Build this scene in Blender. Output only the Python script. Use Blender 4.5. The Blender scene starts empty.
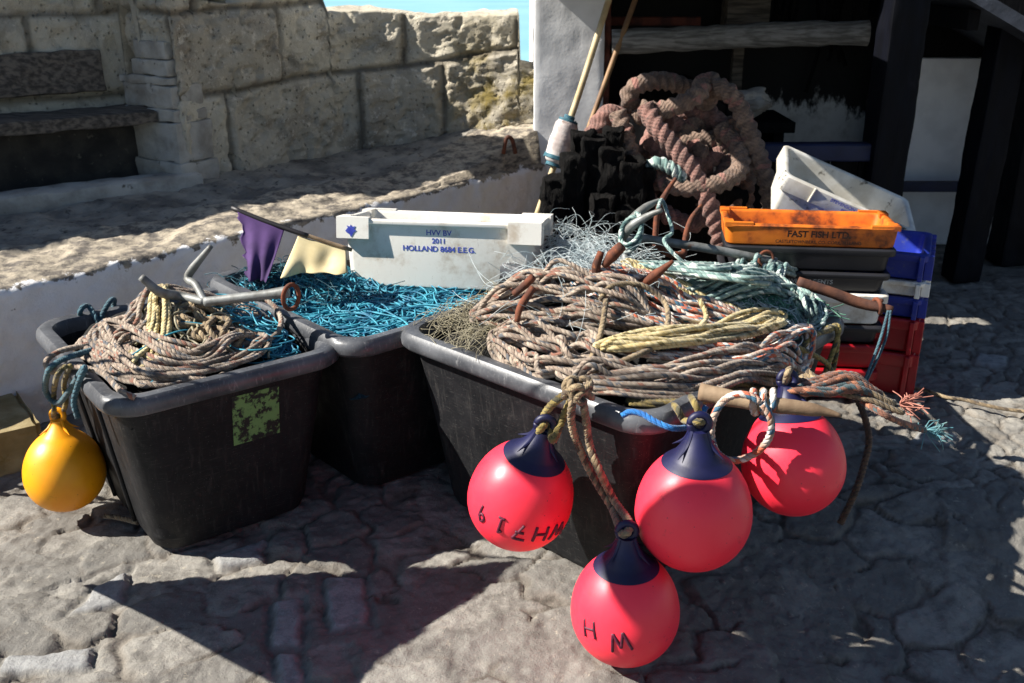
import bpy, bmesh, math, random
import numpy as np
from mathutils import Vector, Matrix, noise as mnoise
random.seed(7); rng = np.random.default_rng(7)
S = bpy.context.scene; COL = S.collection
R = math.radians
SUN_AZ, SUN_EL = -95.0, 40.0
CAM_H, PITCH, FPX = 1.7, 21.0, 995.0

# ------------------------------------------------------------------ layout helpers
_p = R(PITCH)
_F = np.array([0, math.cos(_p), -math.sin(_p)]); _U = np.array([0, math.sin(_p), math.cos(_p)]); _X = np.array([1., 0, 0])
_C = np.array([0, 0, CAM_H])
def ray(x, y): return _F*FPX + _X*(x-512) + _U*(341.5-y)
def at(x, y, z):
    d = ray(x, y); return _C + d*((z-CAM_H)/d[2])
def aty(x, y, Y):
    d = ray(x, y); return _C + d*(Y/d[1])
def onto(x, y, hf, lift=0.0):
    """first point of the view ray that meets the height function hf"""
    d = ray(x, y); d = d/d[1]
    lo = None
    for Y in np.arange(1.6, 6.0, 0.02):
        p = _C + d*Y
        if p[2] <= hf(p[0], p[1]) + lift: return p
    return p

# ------------------------------------------------------------------ noise
_perm = rng.permutation(256).astype(np.int64); _perm = np.concatenate([_perm, _perm, _perm])
_val = rng.random(256)
def vnoise(x, y, z=0.0):
    x, y, z = np.broadcast_arrays(np.asarray(x, float), np.asarray(y, float), np.asarray(z, float))
    xi, yi, zi = np.floor(x).astype(np.int64), np.floor(y).astype(np.int64), np.floor(z).astype(np.int64)
    fx, fy, fz = x-xi, y-yi, z-zi
    fx, fy, fz = fx*fx*(3-2*fx), fy*fy*(3-2*fy), fz*fz*(3-2*fz)
    def h(a, b, c): return _val[_perm[_perm[_perm[a & 255]+(b & 255)]+(c & 255)]]
    def L(a, b, t): return a+(b-a)*t
    return L(L(L(h(xi,yi,zi),h(xi+1,yi,zi),fx), L(h(xi,yi+1,zi),h(xi+1,yi+1,zi),fx), fy),
             L(L(h(xi,yi,zi+1),h(xi+1,yi,zi+1),fx), L(h(xi,yi+1,zi+1),h(xi+1,yi+1,zi+1),fx), fy), fz)*2-1
def fbm(x, y, z=0.0, o=4, lac=2.1, g=0.5):
    s = 0; a = 1
    for i in range(o):
        s = s + a*vnoise(np.asarray(x)*lac**i+17.3*i, np.asarray(y)*lac**i+5.1*i, np.asarray(z)*lac**i+3.7*i); a *= g
    return s
def sstep(a, b, x):
    t = np.clip((x-a)/(b-a), 0, 1); return t*t*(3-2*t)
def cells(x, y, sx, sy, jit=0.42, p=3.0, seed=0):
    """worley: F1, F2, random id of the nearest stone"""
    gx, gy = x/sx, y/sy
    gx = gx + 0.5*(np.floor(gy) % 2)*0
    ix, iy = np.floor(gx).astype(np.int64), np.floor(gy).astype(np.int64)
    f1 = np.full(x.shape, 9.); f2 = np.full(x.shape, 9.); idv = np.zeros(x.shape)
    for dx in (-1, 0, 1):
        for dy in (-1, 0, 1):
            cx, cy = ix+dx, iy+dy
            r1 = _val[_perm[_perm[(cx+seed) & 255]+(cy & 255)]]; r2 = _val[_perm[_perm[(cy+31) & 255]+((cx+seed) & 255)]]
            r3 = _val[_perm[_perm[(cx+77) & 255]+((cy+seed) & 255)]]
            px = cx+.5+(r1-.5)*2*jit+.5*(cy % 2); py = cy+.5+(r2-.5)*2*jit
            d = ((np.abs(gx-px)*(.8+.5*r3))**p+np.abs(gy-py)**p)**(1/p)
            near = d < f1
            f2 = np.where(near, f1, np.minimum(f2, d)); idv = np.where(near, r3, idv); f1 = np.where(near, d, f1)
    return f1, f2, idv

# ------------------------------------------------------------------ mesh helpers
class MB:
    def __init__(s): s.V = []; s.F = []; s.UV = []; s.n = 0; s.att = {}
    def add(s, V, F, uv=None):
        V = np.asarray(V, float).reshape(-1, 3)
        s.V.append(V); o = s.n
        s.F += [tuple(i+o for i in f) for f in F]
        s.UV += (uv if uv is not None else [None])  if uv is None else uv
        s.hasuv = uv is not None
        s.n += len(V)
    def build(s, name, mat, parent=None, smooth=True, att=None, loc=None):
        V = np.concatenate(s.V)
        if parent is not None:
            off = np.array(parent['_o']) if '_o' in parent else np.zeros(3)
        elif loc is not None: off = np.array(loc, float)
        else: off = np.array([V[:,0].mean(), V[:,1].mean(), V[:,2].min()])
        me = bpy.data.meshes.new(name)
        me.from_pydata((V-off).tolist(), [], s.F)
        if getattr(s, 'hasuv', False):
            u = me.uv_layers.new(name='UVMap'); u.data.foreach_set('uv', np.asarray(s.UV, float).ravel())
        for k, a in (att or {}).items():
            A = me.attributes.new(k, 'FLOAT', 'POINT'); A.data.foreach_set('value', np.asarray(a, np.float32).ravel())
        if smooth: me.shade_smooth()
        me.materials.append(mat); me.validate(); me.update()
        if smooth and not getattr(s, 'hasuv', False) and len(V) < 20000: me.set_sharp_from_angle(angle=R(38))
        o = bpy.data.objects.new(name, me); COL.objects.link(o)
        o['_o'] = [float(v) for v in off]
        if parent is not None: o.parent = parent
        else: o.location = off; o['_o'] = off.tolist()
        return o
def tag(o, label=None, cat=None, group=None, kind=None):
    for k, v in (('label', label), ('category', cat), ('group', group), ('kind', kind)):
        if v: o[k] = v
    return o
def empty(name, loc, label, cat, group=None, rot=(0,0,0), local=False):
    o = bpy.data.objects.new(name, None); COL.objects.link(o); o.location = loc; o.rotation_euler = rot
    o.empty_display_size = .05
    o['_o'] = (0, 0, 0) if local else tuple(float(v) for v in loc)
    return tag(o, label, cat, group)
def grid_faces(nu, nv, closed_u=False):
    F = []
    for j in range(nv-1):
        for i in range(nu if closed_u else nu-1):
            a = j*nu+i; b = j*nu+(i+1) % nu
            F.append((a, b, b+nu, a+nu))
    return F
def catmull(P, step):
    P = np.asarray(P, float)
    if len(P) < 3:
        n = max(2, int(np.linalg.norm(P[-1]-P[0])/step)); t = np.linspace(0, 1, n)[:, None]; return P[0]*(1-t)+P[-1]*t
    Q = np.vstack([2*P[0]-P[1], P, 2*P[-1]-P[-2]])
    out = []
    for i in range(1, len(Q)-2):
        a, b, c, d = Q[i-1], Q[i], Q[i+1], Q[i+2]
        n = max(2, int(np.linalg.norm(c-b)/step)); t = np.linspace(0, 1, n, endpoint=False)[:, None]
        out.append(.5*(2*b+(c-a)*t+(2*a-5*b+4*c-d)*t*t+(3*b-a-3*c+d)*t**3))
    out.append(P[-1:]); return np.vstack(out)
def sweep(mb, P, r, n=8, lobe=0.0, pitch=.08, taper=None, cap=True):
    """tube along P; with lobe>0 the section is three twisted strands. uv: u round, v metres along"""
    P = np.asarray(P, float); m = len(P)
    T = np.gradient(P, axis=0); T /= np.linalg.norm(T, axis=1)[:, None]+1e-12
    up = np.array([0, 0, 1.]) if abs(T[0][2]) < .9 else np.array([1., 0, 0])
    v = np.cross(T[0], up); v /= np.linalg.norm(v)
    Nn = np.empty((m, 3)); vx, vy, vz = v
    for i, (tx, ty, tz) in enumerate(T.tolist()):
        d = vx*tx+vy*ty+vz*tz; vx -= d*tx; vy -= d*ty; vz -= d*tz
        l = math.sqrt(vx*vx+vy*vy+vz*vz)+1e-12; vx /= l; vy /= l; vz /= l
        Nn[i] = (vx, vy, vz)
    B = np.cross(T, Nn)
    s = np.concatenate([[0], np.cumsum(np.linalg.norm(np.diff(P, axis=0), axis=1))])
    th = np.arange(n)*2*math.pi/n
    rr = np.broadcast_to(np.asarray(r, float), (m,))
    if taper is not None: rr = rr*np.interp(np.linspace(0, 1, m), np.linspace(0, 1, len(taper)), taper)
    rad = rr[:, None]*(1+lobe*np.cos(3*th[None, :]-2*math.pi*s[:, None]/(pitch/3)))
    V = P[:, None, :]+rad[..., None]*(np.cos(th)[None, :, None]*Nn[:, None, :]+np.sin(th)[None, :, None]*B[:, None, :])
    F = []; uv = []
    for j in range(m-1):
        a0 = j*n; s0, s1 = s[j], s[j+1]
        for i in range(n):
            i2 = (i+1) % n
            F.append((a0+i, a0+i2, a0+n+i2, a0+n+i)); u0, u1 = i/n, (i+1)/n
            uv += [(u0, s0), (u1, s0), (u1, s1), (u0, s1)]
    if cap:
        F.append(tuple(range(n-1, -1, -1))); uv += [(0, 0)]*n
        F.append(tuple((m-1)*n+i for i in range(n))); uv += [(0, s[-1])]*n
    mb.add(V.reshape(-1, 3), F, uv)
def rrect(hx, hy, rc, z, k=6):
    rc = min(rc, hx*.99, hy*.99); out = []
    for cx, cy, a0 in ((1, 1, 0), (-1, 1, 90), (-1, -1, 180), (1, -1, 270)):
        for i in range(k+1):
            a = R(a0+90*i/k); out.append((cx*(hx-rc)+rc*math.cos(a), cy*(hy-rc)+rc*math.sin(a), z))
    return out
def loft(mb, rings, cap0=True, cap1=True):
    n = len(rings[0]); V = np.array([p for r_ in rings for p in r_])
    F = grid_faces(n, len(rings), True)
    if cap0: F.append(tuple(range(n-1, -1, -1)))
    if cap1: F.append(tuple((len(rings)-1)*n+i for i in range(n)))
    mb.add(V, F)
def bm_to(mb, bm, M=None):
    if M is not None: bm.transform(M)
    bm.verts.ensure_lookup_table()
    mb.add([v.co[:] for v in bm.verts], [[v.index for v in f.verts] for f in bm.faces]); bm.free()
def box(mb, size, M, bev=.004, seg=2, cuts=0, amp=0, fs=6.0, seed=0.):
    bm = bmesh.new(); bmesh.ops.create_cube(bm, size=1.0)
    bmesh.ops.scale(bm, vec=size, verts=bm.verts)
    if bev: bmesh.ops.bevel(bm, geom=bm.edges[:], offset=bev, segments=seg, profile=.6, affect='EDGES')
    if cuts:
        for k in range(cuts):
            es = [e for e in bm.edges if e.calc_length() > max(size)/2**(k+1)*.7]
            if es: bmesh.ops.subdivide_edges(bm, edges=es, cuts=1, use_grid_fill=True)
        bmesh.ops.triangulate(bm, faces=[f for f in bm.faces if len(f.verts) > 4])
    if amp:
        bm.normal_update()
        for v in bm.verts:
            q = v.co*fs+Vector((seed, seed*1.7, seed*.3))
            v.co += v.normal*(mnoise.fractal(q, 1.0, 2.0, 4)*amp)
    bm.verts.index_update(); bm_to(mb, bm, M)
def TR(x, y, z, rz=0, rx=0, ry=0):
    return Matrix.Translation((x, y, z)) @ Matrix.Rotation(rz, 4, 'Z') @ Matrix.Rotation(ry, 4, 'Y') @ Matrix.Rotation(rx, 4, 'X')
def lathe(mb, prof, n=40, M=None):
    """prof: (radius, z) from bottom to top"""
    V = []; F = []
    for r_, z in prof:
        for i in range(n): a = 2*math.pi*i/n; V.append((r_*math.cos(a), r_*math.sin(a), z))
    F = grid_faces(n, len(prof), True)
    F.append(tuple(range(n-1, -1, -1))); F.append(tuple((len(prof)-1)*n+i for i in range(n)))
    if M is not None: V = [M @ Vector(v) for v in V]
    mb.add([tuple(v) for v in V], F)

# ------------------------------------------------------------------ materials
def lin(c):
    f = lambda v: v/12.92 if v <= .04045 else ((v+.055)/1.055)**2.4
    return tuple(f(v/255) for v in c)+(1,)
class NT:
    def __init__(s, name):
        s.m = bpy.data.materials.new(name); s.m.use_nodes = True; s.t = s.m.node_tree; s.n = s.t.nodes; s.l = s.t.links
        s.b = s.n['Principled BSDF']
    def node(s, typ, **kw):
        x = s.n.new(typ)
        for k, v in kw.items():
            if k.startswith('_'): setattr(x, k[1:], v)
        return x
    def set(s, sock, v):
        if hasattr(v, 'is_output') or isinstance(v, bpy.types.NodeSocket): s.l.new(v, sock)
        else:
            sock.default_value = v
    def obj(s): return s.node('ShaderNodeTexCoord').outputs['Object']
    def uv(s): return s.node('ShaderNodeTexCoord').outputs['UV']
    def attr(s, n): return s.node('ShaderNodeAttribute', _attribute_name=n).outputs['Fac']
    def mapv(s, v, scale): 
        x = s.node('ShaderNodeMapping'); s.l.new(v, x.inputs[0]); x.inputs['Scale'].default_value = scale; return x.outputs[0]
    def noise(s, v, scale, detail=5, rough=.55, dist=0):
        x = s.node('ShaderNodeTexNoise'); s.l.new(v, x.inputs['Vector']); x.inputs['Scale'].default_value = scale
        x.inputs['Detail'].default_value = detail; x.inputs['Roughness'].default_value = rough; x.inputs['Distortion'].default_value = dist
        return x.outputs['Fac']
    def vor(s, v, scale, feat='F1'):
        x = s.node('ShaderNodeTexVoronoi', _feature=feat); s.l.new(v, x.inputs['Vector']); x.inputs['Scale'].default_value = scale
        return x.outputs['Distance']
    def math(s, op, a, b=0., c=0.):
        x = s.node('ShaderNodeMath', _operation=op)
        for i, v in enumerate((a, b, c)): s.set(x.inputs[i], v)
        return x.outputs[0]
    def ramp(s, f, a, b, c0=0., c1=1.):
        x = s.node('ShaderNodeMapRange', _interpolation_type='SMOOTHSTEP'); s.set(x.inputs[0], f)
        for i, v in enumerate((a, b, c0, c1)): x.inputs[i+1].default_value = v
        return x.outputs[0]
    def mix(s, f, a, b, mode='MIX'):
        x = s.node('ShaderNodeMix', _data_type='RGBA', _blend_type=mode); s.set(x.inputs[0], f); s.set(x.inputs[6], a); s.set(x.inputs[7], b)
        return x.outputs[2]
    def bump(s, h, strength, dist, prev=None):
        x = s.node('ShaderNodeBump'); s.l.new(h, x.inputs['Height']); x.inputs['Strength'].default_value = strength; x.inputs['Distance'].default_value = dist
        if prev is not None: s.l.new(prev, x.inputs['Normal'])
        return x.outputs[0]
    def out(s, col=None, rough=None, bump=None, **kw):
        if col is not None: s.set(s.b.inputs['Base Color'], col)
        if rough is not None: s.set(s.b.inputs['Roughness'], rough)
        if bump is not None: s.l.new(bump, s.b.inputs['Normal'])
        for k, v in kw.items(): s.set(s.b.inputs[k], v)
        return s.m
def simple(name, c1, c2, scale=8, rough=.7, bump=.3, bscale=60, bdist=.003, stretch=(1,1,1), lo=.35, hi=.65, spec=None, metal=0, c3=None, s3=25, t3=(.6,.72)):
    n = NT(name); o = n.mapv(n.obj(), stretch)
    col = n.mix(n.ramp(n.noise(o, scale), lo, hi), lin(c1), lin(c2))
    if c3: col = n.mix(n.ramp(n.noise(o, s3, 6, .65), *t3), col, lin(c3))
    b = n.bump(n.noise(o, bscale, 6, .65), bump, bdist)
    kw = {}
    if spec is not None: kw['Specular IOR Level'] = spec
    if metal: kw['Metallic'] = metal
    return n.out(col, rough, b, **kw)
def rope_mat(name, c1, c2, flecks=(), pitch=.045, dirt=(70,60,50), fthr=.68, coarse=False):
    n = NT(name); sep = n.node('ShaderNodeSeparateXYZ'); n.l.new(n.uv(), sep.inputs[0]); u, v = sep.outputs[0], sep.outputs[1]
    ph = n.math('SUBTRACT', n.math('MULTIPLY', u, 3.), n.math('DIVIDE', v, pitch/3))
    idx = n.math('FLOOR', ph); fr = n.math('FRACT', ph)
    cv = n.node('ShaderNodeCombineXYZ'); n.set(cv.inputs[0], n.math('MULTIPLY', idx, 7.31)); n.set(cv.inputs[1], n.math('MULTIPLY', v, 30.))
    nz = n.noise(cv.outputs[0], 1.0, 3, .6)
    col = n.mix(n.ramp(nz, .35, .65), lin(c1), lin(c2))
    for k, fc in enumerate(flecks):
        w = n.node('ShaderNodeTexWhiteNoise', _noise_dimensions='2D'); c2v = n.node('ShaderNodeCombineXYZ')
        n.set(c2v.inputs[0], n.math('ADD', idx, 13.*k+3)); n.set(c2v.inputs[1], n.math('FLOOR', n.math('MULTIPLY', n.math('ADD', v, n.math('MULTIPLY', fr, .015)), 62.+11*k)))
        n.l.new(c2v.outputs[0], w.inputs['Vector'])
        col = n.mix(n.math('GREATER_THAN', w.outputs['Value'], fthr), col, lin(fc))
    ob = n.obj()
    col = n.mix(n.ramp(n.noise(ob, 9, 6, .65), .45, .72, 0, .8), col, lin(dirt))
    yarn = n.math('SINE', n.math('ADD', n.math('MULTIPLY', u, 50.), n.math('MULTIPLY', v, 1100.)))
    prof = n.math('SUBTRACT', 1., n.math('POWER', n.math('ABSOLUTE', n.math('SUBTRACT', n.math('MULTIPLY', fr, 2.), 1.)), 3.))
    b = n.bump(prof, .8, .003); b = n.bump(yarn, .35, .0008, b); b = n.bump(n.noise(ob, 400, 3), .3, .001, b)
    if coarse:
        b = n.bump(n.math('SINE', n.math('ADD', n.math('MULTIPLY', u, 75.), n.math('MULTIPLY', v, 260.))), .5, .004, b); b = n.bump(n.noise(ob, 55, 8, .75), .9, .014, b)
        col = n.mix(n.ramp(n.noise(ob, 30, 7, .7), .5, .7, 0, .7), col, lin(dirt))
    n.b.inputs['Sheen Weight'].default_value = .15
    return n.out(col, .85, b)
M = {}
M['ropePink'] = rope_mat('weathered pink grey rope', (176,160,142), (122,104,90), ((136,92,74), (88,90,94)), fthr=.91)
M['ropeMulti'] = rope_mat('orange and blue flecked rope', (196,178,162), (170,132,110), ((196,98,66), (62,104,128), (222,214,202)), fthr=.76)
M['ropeYellow'] = rope_mat('faded yellow rope', (214,198,152), (184,162,108), ((120,105,60),), fthr=.88)
M['ropeGreenY'] = rope_mat('olive yellow rope', (150,132,72), (104,88,44), ((70,66,46),), fthr=.85)
M['ropeTan'] = rope_mat('tan hemp rope', (160,140,108), (112,94,68), ((80,66,50),), fthr=.85)
M['ropeTeal'] = rope_mat('pale teal rope', (150,174,166), (96,126,122), ((205,214,205), (60,92,92)), fthr=.8, dirt=(60,70,64))
M['ropeBlue'] = rope_mat('bright blue rope', (34,120,190), (24,92,160), dirt=(40,80,110))
M['ropeBrown'] = rope_mat('dark brown rope', (96,70,48), (62,44,30), dirt=(40,30,22))
M['ropeDkTeal'] = rope_mat('dark teal rope', (66,104,116), (44,76,88), dirt=(40,50,54))
M['ropeRed'] = rope_mat('mixed red brown rope', (130,84,64), (92,60,46), ((170,110,80), (60,80,84)), fthr=.8)
M['hawser'] = rope_mat('old thick hawser', (150,124,106), (108,88,76), ((160,112,100),), pitch=.15, fthr=.9, coarse=True, dirt=(70,52,42))
M['hawser2'] = rope_mat('orange brown hawser', (146,98,70), (104,74,54), (), pitch=.15, coarse=True, dirt=(60,42,32))
M['hawserPink'] = rope_mat('pink hawser', (164,118,106), (126,96,86), (), pitch=.15, coarse=True, dirt=(80,56,48))
def strand_mat(name, c1, c2, rough=.6, tr=0):
    n = NT(name); col = n.mix(n.ramp(n.noise(n.obj(), 22, 4), .35, .65), lin(c1), lin(c2)); return n.out(col, rough)
M['turq'] = strand_mat('turquoise twine', (66,160,180), (26,98,128))
M['cordTeal'] = strand_mat('faded teal cord', (70,120,134), (40,84,100))
M['turqDark'] = strand_mat('dark turquoise netting', (28,86,100), (14,48,62))
M['mono'] = strand_mat('clear monofilament', (205,212,212), (150,168,172), .4)
M['monoTan'] = strand_mat('tan monofilament', (160,152,126), (112,104,84), .5)
M['netGreen'] = strand_mat('green netting', (110,150,130), (60,110,90))
M['heap'] = simple('dark netting heap', (40,38,34), (18,18,17), 30, .95, 1, 60, .02)
M['heapTeal'] = simple('teal netting heap', (26,72,86), (12,40,52), 30, .95, 1, 60, .02)
def tub_material():
    n = NT('worn black plastic'); o = n.obj()
    base = n.mix(n.ramp(n.noise(o, 3, 6, .6), .35, .7), lin((16,17,20)), lin((30,30,33)))
    scr = n.noise(n.mapv(o, (3, 3, 40)), 9, 6, .7)
    base = n.mix(n.ramp(scr, .56, .74, 0, .5), base, lin((96,94,90)))
    base = n.mix(n.ramp(n.noise(n.mapv(o, (22,22,1.2)), 3, 6, .7), .52, .75, 0, .45), base, lin((78,76,73)))
    dust = n.noise(o, 14, 8, .7)
    base = n.mix(n.ramp(dust, .58, .78, 0, .4), base, lin((96,92,86)))
    sp = n.vor(o, 90); base = n.mix(n.ramp(sp, .12, .05, 0, .35), base, lin((150,146,140)))
    b = n.bump(dust, .25, .004); b = n.bump(n.noise(o, 220, 3), .2, .001, b)
    return n.out(base, n.ramp(dust, .3, .7, .5, .75), b, **{'Specular IOR Level': .3})
M['tub'] = tub_material()
def rim_material():
    n = NT('scuffed rim plastic'); o = n.obj()
    base = n.mix(n.ramp(n.noise(o, 5, 6, .65), .3, .65), lin((46,48,53)), lin((92,94,98)))
    base = n.mix(n.ramp(n.noise(n.mapv(o, (6,6,1)), 18, 6, .7), .55, .7, 0, .6), base, lin((140,140,140)))
    return n.out(base, .40, n.bump(n.noise(o, 90, 5), .25, .002))
M['rim'] = rim_material()
def whitebox():
    n = NT('dirty white box plastic'); o = n.obj()
    c = n.mix(n.ramp(n.noise(o, 6, 7, .7), .5, .72, 0, .8), lin((234,230,220)), lin((180,162,138)))
    c = n.mix(n.ramp(n.noise(n.mapv(o, (8,8,2)), 12, 7, .75), .6, .72, 0, .6), c, lin((120,96,72)))
    return n.out(c, .45, n.bump(n.noise(o, 60, 5), .2, .002))
M['whitebox'] = whitebox()
M['greybox'] = simple('stained pale grey box plastic', (226,224,216), (196,190,176), 8, .5, .2, 50, .002, c3=(70,60,44), s3=14, t3=(.58,.7))
M['orangebox'] = simple('stained orange plastic', (222,120,28), (184,88,22), 9, .55, .3, 50, .002, c3=(84,44,22), s3=9, t3=(.5,.68))
M['blackbox'] = simple('black crate plastic', (24,25,30), (38,38,42), 6, .45, .2, 60, .002)
M['bluebox'] = simple('blue crate plastic', (30,52,160), (24,42,130), 6, .5, .2, 60, .002, c3=(84,88,112), s3=18, t3=(.54,.7))
M['redbox'] = simple('red crate plastic', (186,22,34), (146,16,26), 6, .4, .2, 60, .002, c3=(90,26,26), s3=18, t3=(.62,.75))
M['inkBlue'] = simple('blue print', (40,52,160), (70,84,180), 40, .6, 0)
M['inkBlack'] = simple('black print', (26,14,10), (60,30,14), 60, .6, 0)
M['inkWhite'] = simple('white print', (200,204,206), (120,124,128), 60, .6, 0)
def buoy_mat(name, c1, c2, smudge):
    n = NT(name); o = n.obj()
    c = n.mix(n.ramp(n.noise(o, 5, 4), .35, .7), lin(c1), lin(c2))
    c = n.mix(n.ramp(n.noise(o, 16, 8, .72), .58, .74, 0, .55), c, lin(smudge)); c = n.mix(n.ramp(n.noise(o, 7, 8, .75), .6, .82, 0, .22), c, lin((240,130,126))); c = n.mix(n.ramp(n.vor(o, 38), .09, .03, 0, .6), c, lin((90,40,46)))
    b = n.bump(n.noise(o, 25, 4), .06, .004)
    n.b.inputs['Subsurface Weight'].default_value = .1; n.b.inputs['Subsurface Radius'].default_value = (.02, .006, .004)
    return n.out(c, n.ramp(n.noise(o, 12, 5), .3, .7, .36, .52), b)
M['pink'] = buoy_mat('fluorescent pink buoy vinyl', (255,54,76), (253,44,66), (156,38,50))
M['yellow'] = buoy_mat('yellow buoy vinyl', (246,166,12), (232,142,10), (150,92,20))
M['navy'] = simple('navy buoy vinyl', (12,14,50), (20,22,66), 10, .5, .15, 40, .003)
M['letter'] = simple('dark marker paint', (104,22,52), (66,16,36), 60, .6, 0)
M['rust'] = simple('rusty iron', (116,62,38), (70,40,28), 22, .85, .6, 90, .003, c3=(150,90,52), s3=40)
M['galv'] = simple('dull galvanised iron', (134,136,134), (98,98,94), 20, .55, .4, 90, .002, c3=(112,74,48), s3=18, metal=.25)
M['bar'] = simple('rust brown bar', (104,64,44), (70,42,32), 18, .8, .5, 80, .003)
M['wood'] = simple('weathered grey wood', (150,148,144), (100,98,94), 6, .85, .7, 30, .006, stretch=(1,9,9))
M['seatWood'] = simple('grey bench timber', (116,106,94), (66,60,54), 5, .85, .8, 24, .006, stretch=(1,10,10))
M['shade_board'] = simple('under-seat shade boards', (64,60,54), (40,38,35), 8, .9, .8, 26, .008, c3=(96,90,80), s3=30)  # dark tone stands in for shade below the bench seat
M['stick'] = simple('pale driftwood', (150,128,102), (112,90,68), 10, .8, .5, 40, .004)
M['bamboo'] = simple('pale bamboo', (206,188,148), (172,150,108), 8, .55, .2, 30, .002)
M['cane'] = simple('brown cane', (150,116,78), (112,82,54), 8, .6, .2, 30, .002)
M['char'] = simple('black tarred timber', (22,20,19), (10,10,10), 9, .8, 1, 22, .02, stretch=(3,3,.6), c3=(54,46,40), s3=14, t3=(.62,.75), spec=.12)
M['tarpost'] = simple('navy black painted timber', (9,11,20), (6,7,13), 7, .6, .5, 20, .004, stretch=(4,4,.5), spec=.12)
M['bluerail'] = simple('dark blue painted rail', (24,34,72), (16,24,54), 8, .6, .3, 30, .003)
M['slateroof'] = simple('slate roofing', (70,74,84), (50,54,62), 9, .6, .5, 30, .006)
M['foam'] = simple('grubby foam float', (206,200,196), (168,156,152), 14, .9, .6, 50, .006, c3=(130,112,104), s3=18)
M['flagP'] = simple('purple cloth', (84,56,110), (58,38,80), 6, .9, .4, 200, .001)
M['flagC'] = simple('cream cloth', (220,204,160), (196,178,132), 6, .9, .4, 200, .001)
M['blackpole'] = simple('black pole', (22,20,22), (36,32,34), 8, .5, .1)
M['sack'] = simple('pale sacking', (188,182,172), (140,132,122), 10, .9, .6, 60, .006)
M['sticker'] = None
def sticker():
    n = NT('peeling green label'); o = n.obj()
    c = n.mix(n.ramp(n.noise(o, 26, 7, .7), .46, .54), lin((24,26,26)), lin((110,150,88)))
    return n.out(c, .6, n.bump(n.noise(o, 60, 4), .2, .001))
M['sticker'] = sticker()
def ground_mat():
    n = NT('worn cobbles and mortar'); o = n.obj(); cell = n.attr('cell'); jt = n.attr('joint')
    st = n.mix(n.ramp(cell, .2, .8), lin((146,142,134)), lin((118,115,109)))
    st = n.mix(n.ramp(n.noise(o, 9, 8, .7), .42, .68), st, lin((102,98,92)))
    st = n.mix(n.ramp(n.noise(o, 34, 6, .7), .58, .72, 0, .8), st, lin((172,164,148)))
    mo = n.mix(n.ramp(n.noise(o, 18, 6, .7), .35, .7), lin((130,123,113)), lin((102,96,88)))
    c = n.mix(jt, st, mo)
    c = n.mix(n.ramp(n.noise(o, 2.2, 5, .6), .5, .72, 0, .5), c, lin((84,80,74)))
    ck = n.attr('crack'); c = n.mix(n.math('MULTIPLY', ck, .75), c, lin((66,60,52)))
    sl = n.attr('slate'); c = n.mix(n.math('MULTIPLY', sl, n.ramp(n.noise(o, 16, 7, .7), .3, .5, .35, 1.)), c, n.mix(n.ramp(n.noise(o, 24, 6, .7), .4, .65), lin((156,156,154)), lin((128,128,128))))
    b = n.bump(n.noise(o, 30, 9, .72), .75, .012); b = n.bump(n.noise(o, 160, 5, .7), .6, .004, b)
    return n.out(c, .85, b)
M['ground'] = ground_mat()
M['slate'] = simple('blue grey slate', (150,150,150), (122,123,126), 8, .75, .7, 30, .006, c3=(140,130,114), s3=12, t3=(.5,.65))
def wall_mat():
    n = NT('pitted limestone blocks'); o = n.obj(); jt = n.attr('joint'); cell = n.attr('cell'); li = n.attr('lichen')
    c = n.mix(n.ramp(cell, .2, .8), lin((208,199,178)), lin((182,173,155)))
    c = n.mix(n.ramp(n.noise(o, 5, 8, .7), .46, .7), c, lin((138,129,114)))
    c = n.mix(n.ramp(n.noise(o, 20, 7, .72), .52, .66, 0, .9), c, lin((220,212,194)))
    pit = n.vor(n.mapv(o, (1,1,.8)), 34); c = n.mix(n.ramp(pit, .2, .06, 0, .5), c, lin((70,63,54)))
    gl = n.math('MULTIPLY', li, n.ramp(n.noise(o, 4.5, 6, .7), .38, .62)); c = n.mix(gl, c, lin((124,108,50)))
    c = n.mix(n.math('MULTIPLY', jt, .7), c, lin((82,74,62)))
    b = n.bump(n.noise(o, 14, 8, .75), .9, .03); b = n.bump(n.ramp(pit, .05, .3), .8, .012, b); b = n.bump(n.noise(o, 110, 5, .7), .5, .005, b)
    return n.out(c, .9, b)
M['stone'] = wall_mat()
M['block'] = simple('dressed stone', (186,182,172), (146,140,130), 6, .85, .7, 30, .01, c3=(84,78,70), s3=14)
M['yellowstone'] = simple('ochre stained stone block', (160,146,110), (120,104,66), 6, .85, .6, 30, .008, c3=(110,90,36), s3=8)
def white_mat():
    n = NT('flaking whitewash'); o = n.obj(); pa = n.attr('paint')
    w = n.mix(n.ramp(n.noise(o, 5, 7, .7), .4, .7), lin((247,246,245)), lin((234,231,228)))
    w = n.mix(n.ramp(n.noise(o, 16, 8, .75), .66, .74), w, lin((90,82,72)))
    st = n.mix(n.ramp(n.noise(n.mapv(o, (1,1,3)), 12, 8, .7), .4, .62), lin((176,164,144)), lin((92,86,80)))
    st = n.mix(n.ramp(n.noise(o, 45, 6, .7), .6, .7, 0, .8), st, lin((52,50,48)))
    f = n.math('ADD', pa, n.math('MULTIPLY', n.math('SUBTRACT', n.noise(o, 11, 8, .7), .5), 1.5))
    c = n.mix(n.ramp(f, .42, .52), st, w)
    b = n.bump(n.noise(o, 12, 8, .7), .6, .02); b = n.bump(n.noise(o, 70, 5, .7), .5, .005, b)
    return n.out(c, .85, b)
M['whitewash'] = white_mat()
M['walk'] = simple('rough quay stone', (156,150,138), (104,100,94), 5, .85, 1, 24, .02, c3=(66,62,58), s3=16, t3=(.55,.68), stretch=(1,1,1))
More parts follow.
